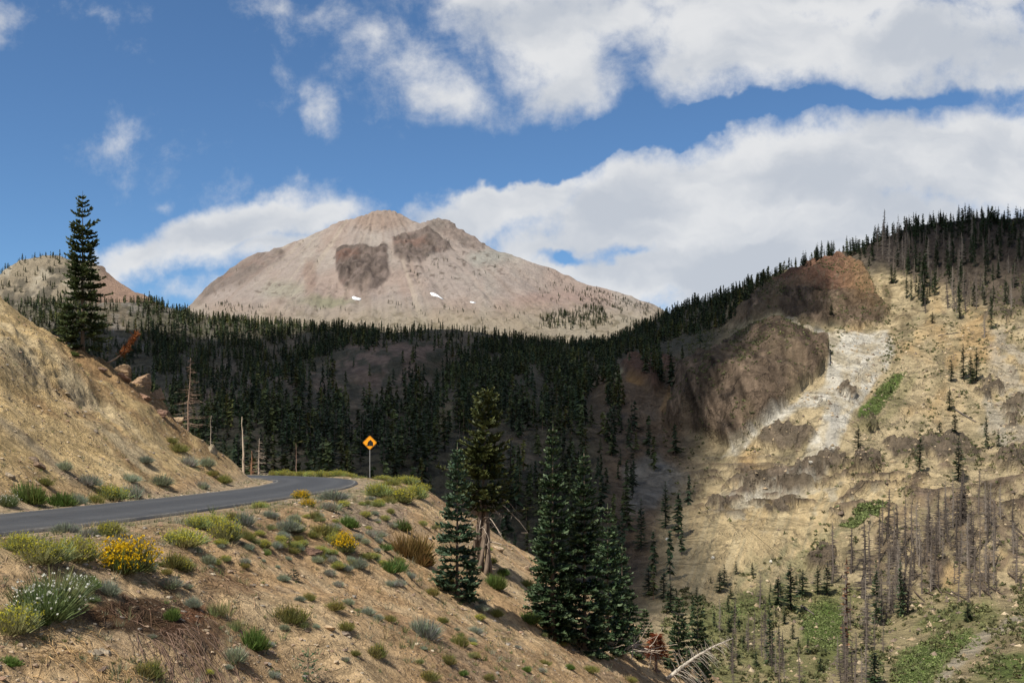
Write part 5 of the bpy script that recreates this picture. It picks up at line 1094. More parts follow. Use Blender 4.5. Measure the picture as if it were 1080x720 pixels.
def snow():
    m, t, b = pbr('old_snow', .5, .3); b.inputs['Base Color'].default_value = (.82, .84, .88, 1)
    for (x, y, rx, ry, lb) in [(375.5, 314.5, 5.0, 2.2, 'small bright snow patch right under the big dark cliff of the volcano'), (460.5, 314.2, 8.0, 1.0, 'long thin snow patch, middle one on the volcano'), (498.5, 319, 3.2, .9, 'tiny snow patch, rightmost on the volcano')]:
        th = np.linspace(0, 6.283, 15)[:-1]; ring = [(0, 0)] + [(a, q) for q in (.5, 1.0) for a in th]; pts = []
        g = np.random.default_rng(int(x)); jit = g.uniform(.75, 1.15, 14)
        P0 = VOL.at(x, y)[0]; pts.append(P0)
        for q in (.5, 1.0):
            for i, a in enumerate(th): pts.append(VOL.at(x + rx * q * jit[i] * math.cos(a), y + ry * q * jit[i] * math.sin(a) + rx * .12 * math.cos(a))[0])
        pts = np.array(pts); low = pts.copy(); off = np.array([0, -2.4, 1.2]); top = pts + off; top[15:] = pts[15:] + off * .4; N = len(pts); Q = []; T = []
        for i in range(14): j = (i + 1) % 14; T.append((0, 1 + i, 1 + j)); Q.append((1 + i, 15 + i, 15 + j, 1 + j)); Q.append((15 + i, N + 15 + i, N + 15 + j, 15 + j))
        V = np.r_[top, low + [0, 3.0, -1.5]]; me = np_mesh('snow_patch', V - P0, Q, T, None, [m], smooth=True); tag(add('snow_patch', me, loc=tuple(P0)), lb, 'snow patch')
snow()
# ---------------------------------------------------------------- shrubs of the verges and slopes
def shrub_meshes(kind, seed):
    """unit shrub: radius about .5, height about .5"""
    g = np.random.default_rng(seed)
    K = dict(yellow=dict(n=1500, c=(.12, .13, .05), c2=(.20, .22, .09), fl=1500, fc=(.62, .42, .015), fs=.022), mixed=dict(n=1900, c=(.20, .215, .095), c2=(.33, .345, .15), fl=900, fc=(.46, .43, .055), fs=.020),
             grey=dict(n=1500, c=(.20, .21, .15), c2=(.32, .33, .25), fl=0), green=dict(n=1500, c=(.085, .13, .035), c2=(.15, .21, .06), fl=0), white=dict(n=3600, c=(.10, .13, .055), c2=(.17, .20, .09), fl=260, fc=(.72, .72, .66), fs=.020),
             brown=dict(n=1700, c=(.13, .09, .035), c2=(.22, .15, .05), fl=0), tuft=dict(n=420, c=(.14, .17, .07), c2=(.24, .24, .11), fl=0), olive=dict(n=1200, c=(.14, .145, .045), c2=(.23, .22, .075), fl=120, fc=(.36, .30, .04), fs=.018))[kind]
    n = K['n']; mb = MB()
    # lumpy outline made of several sub clumps
    nc = 9; ca = g.uniform(0, 6.28, nc); cr = .30 * np.sqrt(g.uniform(0, 1, nc)); cen = np.c_[cr * np.cos(ca), cr * np.sin(ca), 0 * ca]; ch = g.uniform(.34, .56, nc) * (1 - cr * .6)
    q = g.integers(0, nc, n); th = g.uniform(0, 6.28, n); el = np.arcsin(g.uniform(.12 if kind != 'tuft' else .45, 1, n))
    D = np.c_[np.cos(th) * np.cos(el), np.sin(th) * np.cos(el), np.sin(el)]; D = unit(D + g.normal(0, .12, D.shape)); R = ch[q] * g.uniform(.5, 1.05, n)
    start = g.uniform(.25, .72, n); P = cen[q] + D * (R * start)[:, None] * [1, 1, .95]; up = unit(D + [0, 0, .35]); L = R * (1.02 - start) + .03
    f = g.uniform(0, 1, (n, 1)); cc = (np.array(K['c']) * (1 - f) + np.array(K['c2']) * f) * g.uniform(.75, 1.25, (n, 1))
    tint = g.uniform(.85, 1.15, (nc, 3)); cc = cc * tint[q]; wd = g.uniform(.010, .022, n) * (1.5 if kind in ('green', 'brown') else .65 if kind == 'white' else 1.0)
    mb.blades(P, up, L, wd, unit(np.cross(up, g.normal(0, 1, (n, 3)))), cc, .35)
    wood = MB()
    for i in range(14):
        a = g.uniform(0, 6.28); d = unit(np.array([math.cos(a), math.sin(a), g.uniform(.5, 1.6)])); wood.tube([[0, 0, -.08], d * .16, d * .33 + g.normal(0, .02, 3)], [.012, .008, .004], 3, C=(.16, .12, .085), cap=False)
    out = [('foliage', mb.mesh('foliage', M_leaf)), ('stems', wood.mesh('stems', M_dead))]
    if K['fl']:
        m = K['fl']; top = np.argsort(-(P[:, 2] + L * up[:, 2]) + g.uniform(0, .16, n))[:int(n * .7)]; s = g.choice(top, m); E = P[s] + up[s] * L[s][:, None] + g.normal(0, .012, (m, 3)); fb = MB(); Dn = unit(g.normal(0, 1, (m, 3)) * .6 + [0, -.15, 1.]); X_ = unit(np.cross(Dn, g.normal(0, 1, (m, 3)))); w = K['fs'] * g.uniform(.7, 1.4, m)
        fb.blades(E - X_ * w[:, None] * .5, X_, w, w, unit(np.cross(X_, Dn)), np.array(K['fc']) * g.uniform(.7, 1.25, (m, 1)), .8)
        Z_ = unit(np.cross(X_, Dn) + .1); fb.blades(E - Z_ * w[:, None] * .5, Z_, w, w, Dn, np.array(K['fc']) * g.uniform(.7, 1.25, (m, 1)), .8)
        out.append(('flowers', fb.mesh('flowers', M_flower)))
    return out
SH = {k: [shrub_meshes(k, 700 + 10 * i + j) for j in range(3)] for i, k in enumerate(('yellow', 'mixed', 'grey', 'green', 'white', 'brown', 'tuft', 'olive'))}
NAMES = dict(yellow='flowering_shrub', mixed='flowering_shrub', grey='sage_shrub', green='green_shrub', white='flowering_shrub', brown='brown_shrub', tuft='grass_tuft', olive='low_shrub')
def shrub(x, y, w, h, kind, label, group=None):
    p = pick(x, y)[0]
    if np.isnan(p[0]) : return
    D = p[1]; W = pxh(D, w) * 1.12; H = pxh(D, h) * 1.5
    g = random.Random(int(x * 13 + y * 7)); sy = W * g.uniform(.8, 1.1)
    r = empty('small_shrub' if group else NAMES[kind], (p[0], p[1] + sy * .3, float(hgt(np.array([p[0]]), np.array([p[1] + sy * .3]))[0]) - .05 * H), g.uniform(-.5, .5) + (3.14 if g.random() < .5 else 0)); r.scale = (W, sy, H * 1.25)
    tag(r, label, 'grass tuft' if kind == 'tuft' else 'shrub', group)
    for nm, me in SH[kind][g.randrange(3)]: add(nm, me, r)
SHR = [
 (126, 604, 56, 44, 'yellow', 'big round shrub covered in bright golden flowers beside the road, the brightest of all'),
 (108, 566, 34, 20, 'mixed', 'pale yellow shrub just behind the big golden flowering shrub'), (76, 592, 50, 34, 'mixed', 'grey green shrub with yellow tips, just left of the big golden flowering shrub'),
 (68, 562, 30, 14, 'grey', 'feathery silver grey shrub at the road edge behind the yellow tipped shrubs'), (92, 566, 22, 13, 'grey', 'pale silvery shrub touching the back of the big golden flowering shrub'), (20, 583, 44, 26, 'mixed', 'grey shrub with few yellow tips at the left frame edge, by the road'),
 (42, 598, 56, 30, 'mixed', 'broad yellow green shrub in front of the left roadside shrubs'), (40, 656, 84, 56, 'white', 'large leafy green shrub with small white flowers at the lower left'), (72, 624, 40, 22, 'white', 'white flowering plant between the leafy green shrub and the golden shrub'),
 (86, 624, 26, 20, 'green', 'bright green cushion below the big golden flowering shrub'), (110, 626, 26, 20, 'grey', 'grey green bush right of the bright green cushion'), (96, 634, 18, 8, 'white', 'tiny white flowered plant below the bright green cushion'),
 (8, 668, 52, 36, 'mixed', 'yellow flowering shrub cut by the left frame edge, lower left corner'), (36, 658, 22, 18, 'green', 'bright green sprig beside the yellow shrub in the lower left corner'), (6, 698, 26, 14, 'green', 'small green grass clump at the left edge, near the bottom corner'),
 (190, 576, 44, 24, 'mixed', 'pale straw yellow shrub at the road edge, right of the golden shrub'), (180, 600, 30, 22, 'olive', 'small yellow flowered shrub, below the pale straw yellow one'), (190, 604, 20, 18, 'mixed', 'grey yellow shrub joined to the right of the small yellow flowered one'), (178, 622, 22, 16, 'grey', 'silvery small bush on the bare soil right of the golden shrub'),
 (157, 602, 12, 12, 'grey', 'little grey bush touching the right side of the golden shrub'), (206, 557, 28, 18, 'mixed', 'yellow green road edge shrub, left of the large dense one'), (236, 570, 34, 30, 'mixed', 'large dense yellow green shrub on the embankment edge near the middle of the road'), (222, 556, 30, 18, 'mixed', 'pale shrub behind the large dense yellow green shrub'), (243, 550, 26, 14, 'olive', 'yellow tipped shrub at the asphalt, behind the large dense shrub'),
 (259, 570, 15, 16, 'olive', 'small olive shrub just right of the large dense yellow green shrub'), (256, 556, 24, 18, 'grey', 'grey shrub between the asphalt and the small olive shrub'), (216, 594, 20, 14, 'grey', 'round silvery bush on bare soil below the large dense shrub'), (201, 640, 18, 14, 'grey', 'grey green bush at the right rim of the black soil patch'),
 (273, 536, 18, 9, 'mixed', 'low straw coloured shrub at the asphalt edge, left of the bright yellow pair'), (317, 526, 17, 12, 'yellow', 'small bright yellow shrub right on the asphalt edge, upper of a pair'), (324, 534, 15, 11, 'yellow', 'small bright yellow shrub, lower of the pair at the asphalt edge'), (331, 548, 14, 12, 'olive', 'olive yellow shrub below the bright yellow pair'),
 (352, 528, 34, 14, 'grey', 'wide grey green shrub with pale top, right of the bright yellow pair'), (345, 538, 26, 12, 'grey', 'grey sage mass below the wide pale topped shrub'), (366, 556, 22, 16, 'green', 'loose green sage bush in the middle of the upper embankment'), (300, 562, 26, 16, 'grey', 'thin grey sage bush left of the olive yellow shrub'), (284, 548, 20, 10, 'grey', 'low grey sage below the straw coloured shrub'), (340, 566, 30, 16, 'olive', 'spreading olive bush above the brown boulder'),
 (362, 585, 26, 26, 'yellow', 'yellow flowered bush on the slope right of the brown boulder'), (352, 575, 20, 16, 'mixed', 'grey yellow bush touching the yellow flowered bush near the boulder'), (298, 570, 16, 9, 'grey', 'little grey sage just left above the brown boulder'), (350, 594, 12, 10, 'grey', 'tiny grey bush right below the brown boulder'), (376, 601, 18, 14, 'grey', 'grey bush downhill of the yellow flowered bush'),
 (398, 524, 28, 18, 'mixed', 'yellow green verge shrub, nearest to the sign post on its right'), (420, 530, 30, 20, 'mixed', 'broad yellow green verge shrub right of the one by the sign'), (437, 526, 24, 20, 'mixed', 'rightmost of the big yellow green verge shrubs on the crest'), (410, 531, 16, 12, 'olive', 'yellow olive shrub at the foot of the big verge shrubs'), (427, 508, 26, 10, 'mixed', 'yellow shrub on the skyline of the verge behind the big ones'), (402, 504, 22, 7, 'mixed', 'low yellow shrub on the skyline of the verge right of the sign'), (446, 504, 18, 9, 'mixed', 'last yellow shrub on the skyline where the embankment drops'), (412, 512, 20, 9, 'olive', 'small yellow shrub among the verge shrubs, in their second row'),
 (411, 542, 9, 8, 'olive', 'tiny olive shrub on the gravel below the verge shrubs'), (387, 532, 9, 7, 'olive', 'tiny yellow green shrub at the outer road edge before the verge shrubs'), (424, 560, 18, 16, 'green', 'green leafy bush above the rusty brown shrub'), (430, 590, 42, 34, 'brown', 'rusty brown bushy shrub left of the slender fir'), (444, 596, 26, 22, 'brown', 'brown shrub under the left boughs of the slender fir'), (412, 604, 28, 20, 'green', 'bright green leafy bush below the rusty brown shrub'),
 (386, 590, 16, 9, 'olive', 'small yellow green cushion right of the yellow flowered bush'), (404, 580, 16, 10, 'green', 'small green bush left of the rusty brown shrub'), (390, 566, 16, 10, 'grey', 'grey low bush in the middle of the upper embankment'), (280, 585, 10, 6, 'green', 'tiny green tuft left of the brown boulder'), (398, 572, 12, 9, 'grey', 'small sage above the small green bush'),
 (326, 634, 14, 12, 'olive', 'small olive bush on the lower slope, upper one of three in a row'), (351, 645, 22, 13, 'olive', 'olive cushion, middle of three in a row on the lower slope'), (363, 665, 22, 13, 'olive', 'olive cushion, lowest of three in a row on the lower slope'), (306, 659, 38, 26, 'olive', 'wide yellow green bush left of the row of three cushions'), (266, 684, 28, 30, 'green', 'tall green bush near the bottom, right of the black soil'), (228, 652, 32, 26, 'tuft', 'tall wispy green grass between the black soil and the tall green bush'), (248, 666, 24, 20, 'tuft', 'wispy grass touching the tall green bush on its left'),
 (243, 700, 28, 22, 'grey', 'silvery bush at the bottom, below the wispy grass'), (154, 716, 34, 28, 'olive', 'yellow flowered low shrub at the bottom edge, beside the reddish dry stems'), (180, 655, 16, 18, 'green', 'green sprig growing in the black soil patch'), (411, 656, 14, 11, 'olive', 'small yellow green cushion alone in the middle of the slope'), (447, 674, 40, 26, 'grey', 'long blue green bush in the middle of the lower slope'), (397, 696, 22, 22, 'olive', 'yellow green bush near the bottom, left of the long blue green one'), (374, 692, 12, 8, 'olive', 'tiny bush left of the yellow green bush near the bottom'),
 (454, 628, 16, 12, 'olive', 'small olive bush below the slender fir, on its left'), (452, 718, 24, 14, 'olive', 'yellow green bush at the bottom edge, just left of the middle'), (386, 647, 16, 10, 'grey', 'faint grey bush on the middle of the slope'), (356, 618, 12, 9, 'grey', 'small grey tuft below the boulder, far down slope'), (432, 610, 14, 9, 'grey', 'small grey bush right below the bright green leafy bush'), (412, 618, 14, 8, 'grey', 'grey tuft on the slope under the bright green leafy bush'),
 (523, 622, 22, 20, 'green', 'fresh green bush right of the slender fir, below the twisted trunk'), (530, 608, 12, 10, 'green', 'small green bush above the fresh green one below the twisted trunk'), (558, 657, 26, 14, 'green', 'grey green spreading bush left of the foot of the fir clump'), (523, 652, 16, 12, 'olive', 'olive bush below the fresh green bush'), (486, 682, 18, 16, 'olive', 'straggly pale bush in the middle of the lowest slope'), (502, 669, 18, 10, 'grey', 'grey green cushion right above the straggly pale bush'), (466, 657, 14, 9, 'olive', 'olive cushion left of the grey green cushion'),
 (474, 703, 20, 14, 'olive', 'yellow green bush on the lowest slope, left of centre'), (488, 714, 10, 8, 'green', 'small green cushion at the bottom, right of the yellow green bush'), (500, 694, 12, 10, 'olive', 'straw coloured little bush on the lowest slope'), (555, 708, 12, 8, 'green', 'small green cushion on the lowest slope, right of centre'), (573, 700, 18, 9, 'olive', 'low olive bush on the lowest slope under the fir clump'), (601, 707, 10, 8, 'green', 'little green cushion below the shadow of the fir clump'), (622, 710, 18, 9, 'olive', 'low olive mat below the right side of the fir clump'), (516, 719, 14, 10, 'olive', 'small bush cut by the bottom edge, at the middle'), (665, 719, 16, 8, 'olive', 'yellow green bush at the bottom edge, left of the fallen tree'), (556, 620, 20, 12, 'olive', 'dry yellow bush between the twisted trunk and the fir clump'),
 (25, 530, 34, 30, 'green', 'tall green bush at the foot of the cut slope by the left edge'), (6, 534, 22, 18, 'white', 'pale flowered plant at the foot of the cut slope, left frame edge'), (60, 534, 30, 20, 'green', 'green bush at the roadside foot of the cut slope, second from the left'), (80, 532, 24, 18, 'grey', 'grey green bush third from the left at the foot of the cut slope'), (98, 531, 18, 14, 'olive', 'yellow olive bush by the asphalt at the foot of the cut slope'), (112, 526, 34, 20, 'mixed', 'wide olive bush on the cut slope foot, near its middle'), (134, 525, 24, 18, 'grey', 'grey green bush on the cut slope foot, right of the wide olive bush'), (90, 512, 26, 16, 'grey', 'sage bush above the wide olive bush on the cut slope'), (64, 496, 18, 14, 'grey', 'sage bush higher on the cut slope, left part'),
 (163, 511, 30, 16, 'grey', 'grey green bush right of the middle of the cut slope foot'), (136, 508, 24, 12, 'grey', 'pale sage bush on the cut slope'), (187, 478, 22, 14, 'olive', 'yellow green bush high on the right end of the cut slope'), (180, 468, 14, 9, 'olive', 'small yellow green bush, highest on the right end of the cut slope'), (197, 490, 22, 14, 'grey', 'grey sage bush on the right end of the cut slope'), (214, 494, 20, 14, 'grey', 'sage bush near the nose of the cut slope'), (234, 509, 18, 12, 'olive', 'olive bush at the nose of the cut slope by the asphalt'), (212, 515, 14, 10, 'grey', 'small grey bush at the asphalt near the nose of the cut slope'), (77, 376, 10, 7, 'green', 'tiny green bush near the foot of the tall lone fir'),
 (44, 512, 18, 12, 'olive', 'olive bush on the cut slope above the green roadside bushes'), (150, 490, 16, 9, 'grey', 'small sage in the middle of the cut slope'), (222, 502, 14, 9, 'olive', 'little olive bush just above the asphalt near the nose')]
for a in SHR: shrub(*a)
for i, x in enumerate([289, 300, 309, 318, 327, 338, 347, 356, 364, 372, 381]):
    ds = np.arange(96, 114, .25); s_, k_ = sdist((x - CX) / F * ds, ds); past = np.flatnonzero((np.abs(s_) > 3.9) & (ds > ds[np.argmin(np.abs(s_))])); D = float(ds[past[0]]) if len(past) else 107.; X = (x - CX) / F * D; z = float(hgt(np.array([X]), np.array([D]))[0]); g = random.Random(i); w = pxh(D, 15)
    r = empty('flowering_shrub', (X, D, z - .05), g.uniform(0, 6)); r.scale = (w * g.uniform(.9, 1.2), w, pxh(D, g.uniform(6, 9)) * 1.9 + .1); tag(r, 'low yellow green shrub in the row along the far side of the road bend', 'shrub', 'shrubs along the far side of the bend')
    for nm, me in SH['mixed'][i % 3]: add(nm, me, r)

# small scattered shrubs of the embankment, nothing tells them apart
_g = random.Random(55); _n = 0
while _n < 150:
    x = _g.uniform(140, 660) if _n > 70 else _g.uniform(150, 400); y = _g.uniform(510, 718) if _n > 70 else _g.uniform(525, 610); 
    if y < np.interp(x, [150, 385, 450, 540, 660], [600, 525, 530, 575, 655]): continue
    if _g.random() > .35 + .65 * (y < 600): continue
    w = _g.uniform(7, 17); shrub(x, y, w, w * .6, _g.choice(['olive', 'grey', 'mixed', 'tuft', 'grey']), 'small low shrub or tuft scattered over the bare soil of the embankment', 'small shrubs scattered over the embankment'); _n += 1
# small ground cover past counting: tufts, litter and stones -----------------
def near_points(n, fn):
    """random ground points of the near slopes, by survey position"""
    out = []
    while len(out) < n:
        m = 6000; r = 12 * np.exp(rng.uniform(0, math.log(125 / 12), m)); th = np.radians(rng.uniform(-27, 20, m)); X = r * np.sin(th); Y = r * np.cos(th); s, k = sdist(X, Y); Z = hgt(X, Y)
        ok = (np.abs(s) > 3.5) & (s < 60) & (s > -34) & (rng.uniform(0, 1, m) < fn(X, Y, s)); out.extend(np.c_[X, Y, Z][ok])
    return np.array(out[:n])
def cover():
    g = rng
    P = near_points(4200, lambda x, y, s: .15 + .85 * ss(fbm(x / 3, y / 3, seed=801, o=3), .05, .35) + .5 * (np.abs(s) < 7)); n = len(P); k = 14
    sz = (.05 + .22 * g.uniform(0, 1, n) ** 2)[:, None]; th = g.uniform(0, 6.28, (n, k)); el = g.uniform(.6, 1.5, (n, k)); D = np.stack([np.cos(th) * np.cos(el), np.sin(th) * np.cos(el), np.sin(el)], -1); C0 = P[:, None] + np.stack([np.cos(th), np.sin(th), 0 * th], -1) * sz[..., None] * g.uniform(0, .6, (n, k, 1))
    pal = np.array([(.17, .18, .09), (.26, .25, .16), (.12, .15, .05), (.33, .26, .14), (.24, .24, .17)])[g.integers(0, 5, n)][:, None] * g.uniform(.7, 1.3, (n, k, 1)); mb = MB(); mb.blades(C0.reshape(-1, 3), D.reshape(-1, 3), (sz * g.uniform(.7, 1.4, (n, k))).ravel(), .018, unit(np.cross(D.reshape(-1, 3), g.normal(0, 1, (n * k, 3)))), pal.reshape(-1, 3), .2)
    tag(add('ground_cover', mb.mesh('ground_cover', M_leaf)), kind='stuff')
    # dry sticks lying about
    P = near_points(900, lambda x, y, s: .2 + .8 * ss(fbm(x / 4, y / 4, seed=803, o=3), .0, .3)); n = len(P); a = g.uniform(0, 6.28, n); L = g.uniform(.08, .4, n); E = np.c_[P[:, 0] + np.cos(a) * L, P[:, 1] + np.sin(a) * L]; Z2 = hgt(E[:, 0], E[:, 1]); D = np.c_[E, Z2] - P; mb = MB()
    mb.blades(P + [0, 0, .02], unit(D), L, .018, unit(np.cross(D, [0, -1., .8])), np.array([.26, .19, .13]) * g.uniform(.3, 1.6, (n, 1)), .5); tag(add('twigs', mb.mesh('twigs', M_dead)), kind='stuff')
    # stones
    base = []
    for i in range(6):
        gg = np.random.default_rng(820 + i); t = (1 + 5 ** .5) / 2; V = np.array([(-1, t, 0), (1, t, 0), (-1, -t, 0), (1, -t, 0), (0, -1, t), (0, 1, t), (0, -1, -t), (0, 1, -t), (t, 0, -1), (t, 0, 1), (-t, 0, -1), (-t, 0, 1)]) / 1.9; base.append(V * gg.uniform(.6, 1.25, (12, 1)) * [1, .75, .5])
    T = np.array([(0, 11, 5), (0, 5, 1), (0, 1, 7), (0, 7, 10), (0, 10, 11), (1, 5, 9), (5, 11, 4), (11, 10, 2), (10, 7, 6), (7, 1, 8), (3, 9, 4), (3, 4, 2), (3, 2, 6), (3, 6, 8), (3, 8, 9), (4, 9, 5), (2, 4, 11), (6, 2, 10), (8, 6, 7), (9, 8, 1)])
    P = near_points(15000, lambda x, y, s: .25 + .75 * ss(fbm(x / 5, y / 5, seed=805, o=3), -.1, .3) + .6 * (s < -5)); n = len(P); sz = .014 + .075 * g.uniform(0, 1, n) ** 4; sz *= 1 + P[:, 1] / 90; a = g.uniform(0, 6.28, n); kk = g.integers(0, 6, n)
    B = np.array(base)[kk]; X = B[..., 0] * np.cos(a)[:, None] - B[..., 1] * np.sin(a)[:, None]; Y = B[..., 0] * np.sin(a)[:, None] + B[..., 1] * np.cos(a)[:, None]; V = np.stack([X, Y, B[..., 2]], -1) * sz[:, None, None] + P[:, None]
    pal = np.array([(.37, .29, .205), (.34, .25, .18), (.22, .16, .125), (.42, .35, .26), (.30, .20, .14), (.25, .22, .19)])[g.integers(0, 6, n)] * g.uniform(.75, 1.2, (n, 1)); mb = MB(); mb.put(V.reshape(-1, 3), None, (T[None] + np.arange(n)[:, None, None] * 12).reshape(-1, 3), np.repeat(pal, 12, 0)); tag(add('stones', mb.mesh('stones', M_rock)), kind='stuff')
cover()

def boulder(p, size, seed, col, label, name='boulder', cat='boulder', rz=0.0, cuts=9):
    """angular rock: a dense ball cut by random planes, then roughened"""
    g = np.random.default_rng(seed); nu, nv = 44, 24; u = np.linspace(0, 2 * np.pi, nu, endpoint=False); v = np.linspace(.02, np.pi - .02, nv); U, Vv = np.meshgrid(u, v, indexing='ij'); D = np.stack([np.cos(U) * np.sin(Vv), np.sin(U) * np.sin(Vv), np.cos(Vv)], -1); R = np.ones(U.shape) * 1.15
    for c in range(cuts):
        n = unit(g.normal(0, 1, 3) * [1, 1, .8]); d = g.uniform(.38, .85); dot = D @ n; R = np.where(dot > .05, np.minimum(R, d / np.maximum(dot, .05)), R)
    R = R * (1 + .15 * fbm(D[..., 0] * 3 + seed, D[..., 1] * 3, D[..., 2] * 3, o=4, seed=seed)) + .035 * (np.floor(D[..., 2] * 6 + fbm(D[..., 0] * 2, D[..., 1] * 2, seed=seed)) % 2)
    P = D * R[..., None] * np.array(size) * .5; c = np.array(col) * (1 + .5 * fbm(P[..., 0] * 3, P[..., 1] * 3, P[..., 2] * 9, o=3, seed=seed + 1))[..., None]
    i, j = np.meshgrid(np.arange(nu), np.arange(nv - 1), indexing='ij'); i2 = (i + 1) % nu; Q = np.stack([i * nv + j, i * nv + j + 1, i2 * nv + j + 1, i2 * nv + j], -1).reshape(-1, 4); T = [(i * nv, ((i + 1) % nu) * nv, 0) for i in range(1, nu - 1)] + [(i * nv + nv - 1, (nv - 1), ((i + 1) % nu) * nv + nv - 1) for i in range(1, nu - 1)]
    o = add(name, np_mesh(name, P.reshape(-1, 3), Q, T, c.reshape(-1, 3), [M_rock]), loc=tuple(p)); o.rotation_euler = (g.normal(0, .12), g.normal(0, .12), rz); tag(o, label, cat); return o
BL = [(326, 586, 26, 18, (.15, .095, .07), 'brown boulder sunk into the embankment slope, larger than any stone near it'), (365, 668, 16, 10, (.26, .21, .17), 'grey rock next to the lowest olive cushion'), (345, 662, 18, 8, (.42, .31, .20), 'pale slab lying left of the grey rock on the lower slope'),
      (110, 688, 18, 10, (.30, .25, .19), 'greyish stone near the lower left corner'), (62, 645, 24, 12, (.38, .28, .18), 'tan stone left of the black soil'), (96, 690, 20, 8, (.26, .215, .165), 'flat stone among the dead brush, lower left'), (525, 580, 18, 8, (.40, .31, .22), 'tan slab at the foot of the twisted trunk'), (556, 600, 16, 7, (.33, .25, .18), 'rock on the crest between twisted trunk and fir clump'),
      (127, 378, 42, 22, (.30, .195, .105), 'brown rock ledge at the top of the cut slope, nearest the tall lone fir'), (146, 396, 46, 24, (.29, .18, .10), 'largest brown rock of the ledge on the cut slope crest'), (164, 418, 34, 24, (.33, .215, .125), 'brown rock of the ledge, above its lowest block'), (128, 404, 34, 12, (.24, .13, .075), 'reddish overhanging slab under the ledge of the cut slope'), (150, 422, 32, 12, (.27, .15, .09), 'second reddish slab, lower under the ledge of the cut slope'),
      (168, 438, 22, 16, (.20, .105, .065), 'dark red block at the lower end of the rock ledge'), (106, 396, 20, 9, (.22, .13, .08), 'small dark slab at the left end under the ledge'), (186, 436, 26, 16, (.37, .26, .155), 'tan rock on the crest right of the ledge'), (222, 478, 22, 16, (.36, .29, .19), 'pale tan rock low on the crest, near the nose of the cut slope'), (34, 486, 16, 8, (.20, .15, .11), 'dark stone low on the cut slope near the left edge'), (100, 455, 14, 7, (.24, .19, .14), 'grey stone in the middle of the cut slope'), (8, 503, 18, 10, (.28, .23, .17), 'stone at the left edge, above the roadside bushes'), (40, 492, 20, 9, (.17, .12, .085), 'dark crumbled rock above the roadside bushes of the cut slope')]
for i, (x, y, w, h, c, lb) in enumerate(BL):
    p = pick(x, y)[0]
    if np.isnan(p[0]): continue
    D = p[1]; W = pxh(D, w) * (.72 if x < 240 and y < 480 else 1); H = pxh(D, h) * (.8 if x < 240 and y < 480 else 1)
    if x < 240 and y < 480: c = tuple(np.array(c) * .75 + .04)
    boulder((p[0], p[1] + W * .22, p[2] + H * .02), (W * 1.15, W * .9, H * 1.25), 900 + i, c, lb, 'rock_ledge' if 'ledge' in lb and 'slab' not in lb else ('slab' if 'slab' in lb else 'boulder'), 'rock', cuts=22)
for i, (x, y, rx, ry) in enumerate([(868 - 10, 505, 5, 3), (752, 586, 4, 3), (812, 593, 4, 3), (705, 572, 5, 3)]):
    p = terr(x, y); D = p[1]; boulder(p + [0, -.5, .3], (pxh(D, rx), pxh(D, rx), pxh(D, ry)), 950 + i, (.55, .52, .46), ['pale boulder at the lower end of the white ash gully', 'pale boulder on the gravel fan of the yellow slope, left one', 'pale boulder on the gravel fan of the yellow slope, right one', 'pale boulder near the shaded edge of the yellow slope'][i])

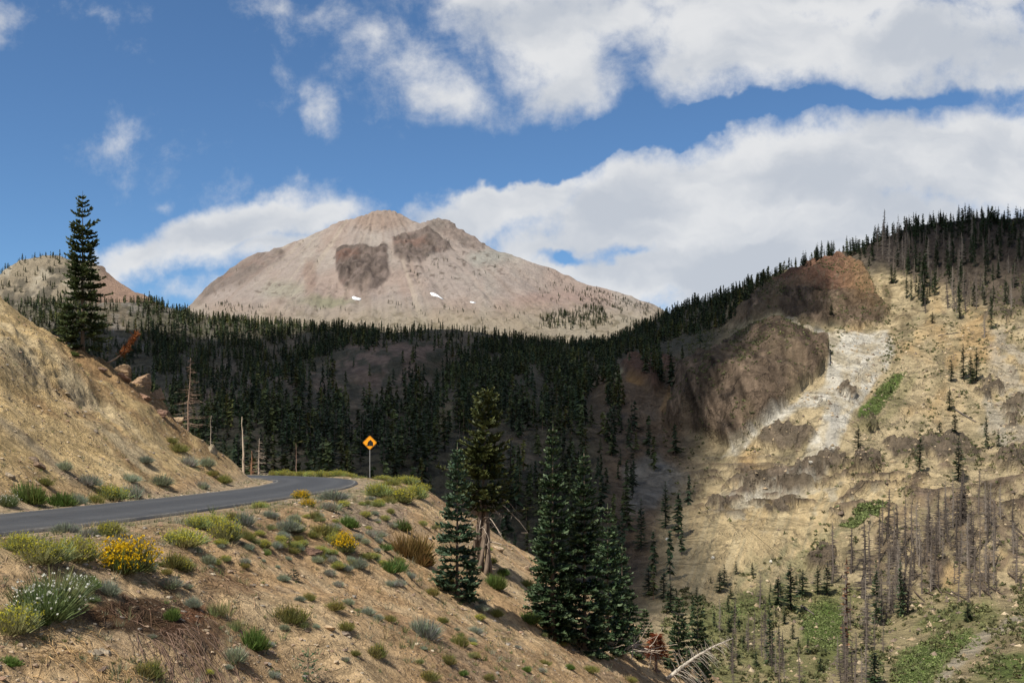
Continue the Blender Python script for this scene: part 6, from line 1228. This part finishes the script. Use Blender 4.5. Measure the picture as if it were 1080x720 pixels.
# ---------------------------------------------------------------- warning sign
def sign():
    D = 112.0; X = (390 - CX) / F * D; z = float(hgt(np.array([X]), np.array([D]))[0]); zc = (HY - 466.6) / F * D; r = empty('warning_sign', (X, D, z)); tag(r, 'orange yellow diamond warning sign with black hill symbol on a post at the bend', 'road sign')
    def m(n, c, rough=.5, metal=0): mm, t, b = pbr(n, rough, .4); b.inputs['Base Color'].default_value = (*c, 1); b.inputs['Metallic'].default_value = metal; return mm
    yel = m('sign_yellow', (.95, .36, .008)); blk = m('sign_black', (.012, .012, .012)); gal = m('galvanised_steel', (.42, .43, .44), .45, .6)
    a = 14.6 / F * D / 2      # half diagonal
    def plate(name, pts, y0, y1, mat, parent):
        n = len(pts); V = [(x, y0, q) for x, q in pts] + [(x, y1, q) for x, q in pts]; bm_ = MB(); T = [(0, i, i + 1) for i in range(1, n - 1)] + [(n, n + i + 1, n + i) for i in range(1, n - 1)]; Q = [(i, i + n, (i + 1) % n + n, (i + 1) % n) for i in range(n)]; bm_.put(V, Q, T); return add(name, bm_.mesh(name, mat), parent)
    zc -= z
    def dia(s, c=.12):      # rounded diamond
        out = []
        for k in range(4):
            for d in (-1, 0, 1): an = k * math.pi / 2 + d * .09; rr = s * (1 if d == 0 else .965) - (s * .035 if d == 0 else 0); out.append((rr * math.cos(an), zc + rr * math.sin(an)))
        return out
    pan = plate('panel', dia(a), -.02, .01, yel, r)
    # thin black border just inside the edge
    o, i_ = dia(a * .94), dia(a * .89); n = len(o); V = [(x, -.024, q) for x, q in o] + [(x, -.024, q) for x, q in i_]; bb = MB(); bb.put(V, [(k, (k + 1) % n, (k + 1) % n + n, k + n) for k in range(n)]); add('border', bb.mesh('border', blk), pan)
    s = a / .54
    plate('symbol', [(-.30 * s, zc - .19 * s), (.22 * s, zc - .19 * s), (.22 * s, zc - .10 * s)][::1], -.0262, -.0242, blk, pan)
    ca, sa = math.cos(.62), math.sin(.62)
    def R(x, y): return ((x * ca - y * sa) * s + .0, zc + (x * sa + y * ca) * s + .0)
    tk = plate('truck_symbol', [R(-.22, -.10), R(.20, -.10), R(.20, .14), R(-.06, .14), R(-.06, .02), R(-.12, .08), R(-.20, .06), R(-.22, -.02)], -.0266, -.0242, blk, pan)
    plate('slope_symbol', [(-.30 * s, zc - .26 * s), (.26 * s, zc - .26 * s), (.26 * s, zc + .08 * s)], -.0270, -.0242, blk, pan)
    for wx in (-.15, .12):
        c = R(wx, -.13); plate('wheel_symbol', [(c[0] + .05 * s * math.cos(q * .7854), c[1] + .05 * s * math.sin(q * .7854)) for q in range(8)], -.0274, -.0242, blk, tk)
    pb = MB(); W = .06; pb.box((0, .035, (zc + a * .6) / 2 - .3), (W, .045, zc + a * .6 + .6)); add('post', pb.mesh('post', gal), r)
    for q in (.35, -.35):
        b2 = MB(); th = np.arange(8) * .7854; b2.tube([(0, -.035, zc + q * a), (0, .05, zc + q * a)], .02, 8); add('bolt', b2.mesh('bolt', gal), r)
sign()
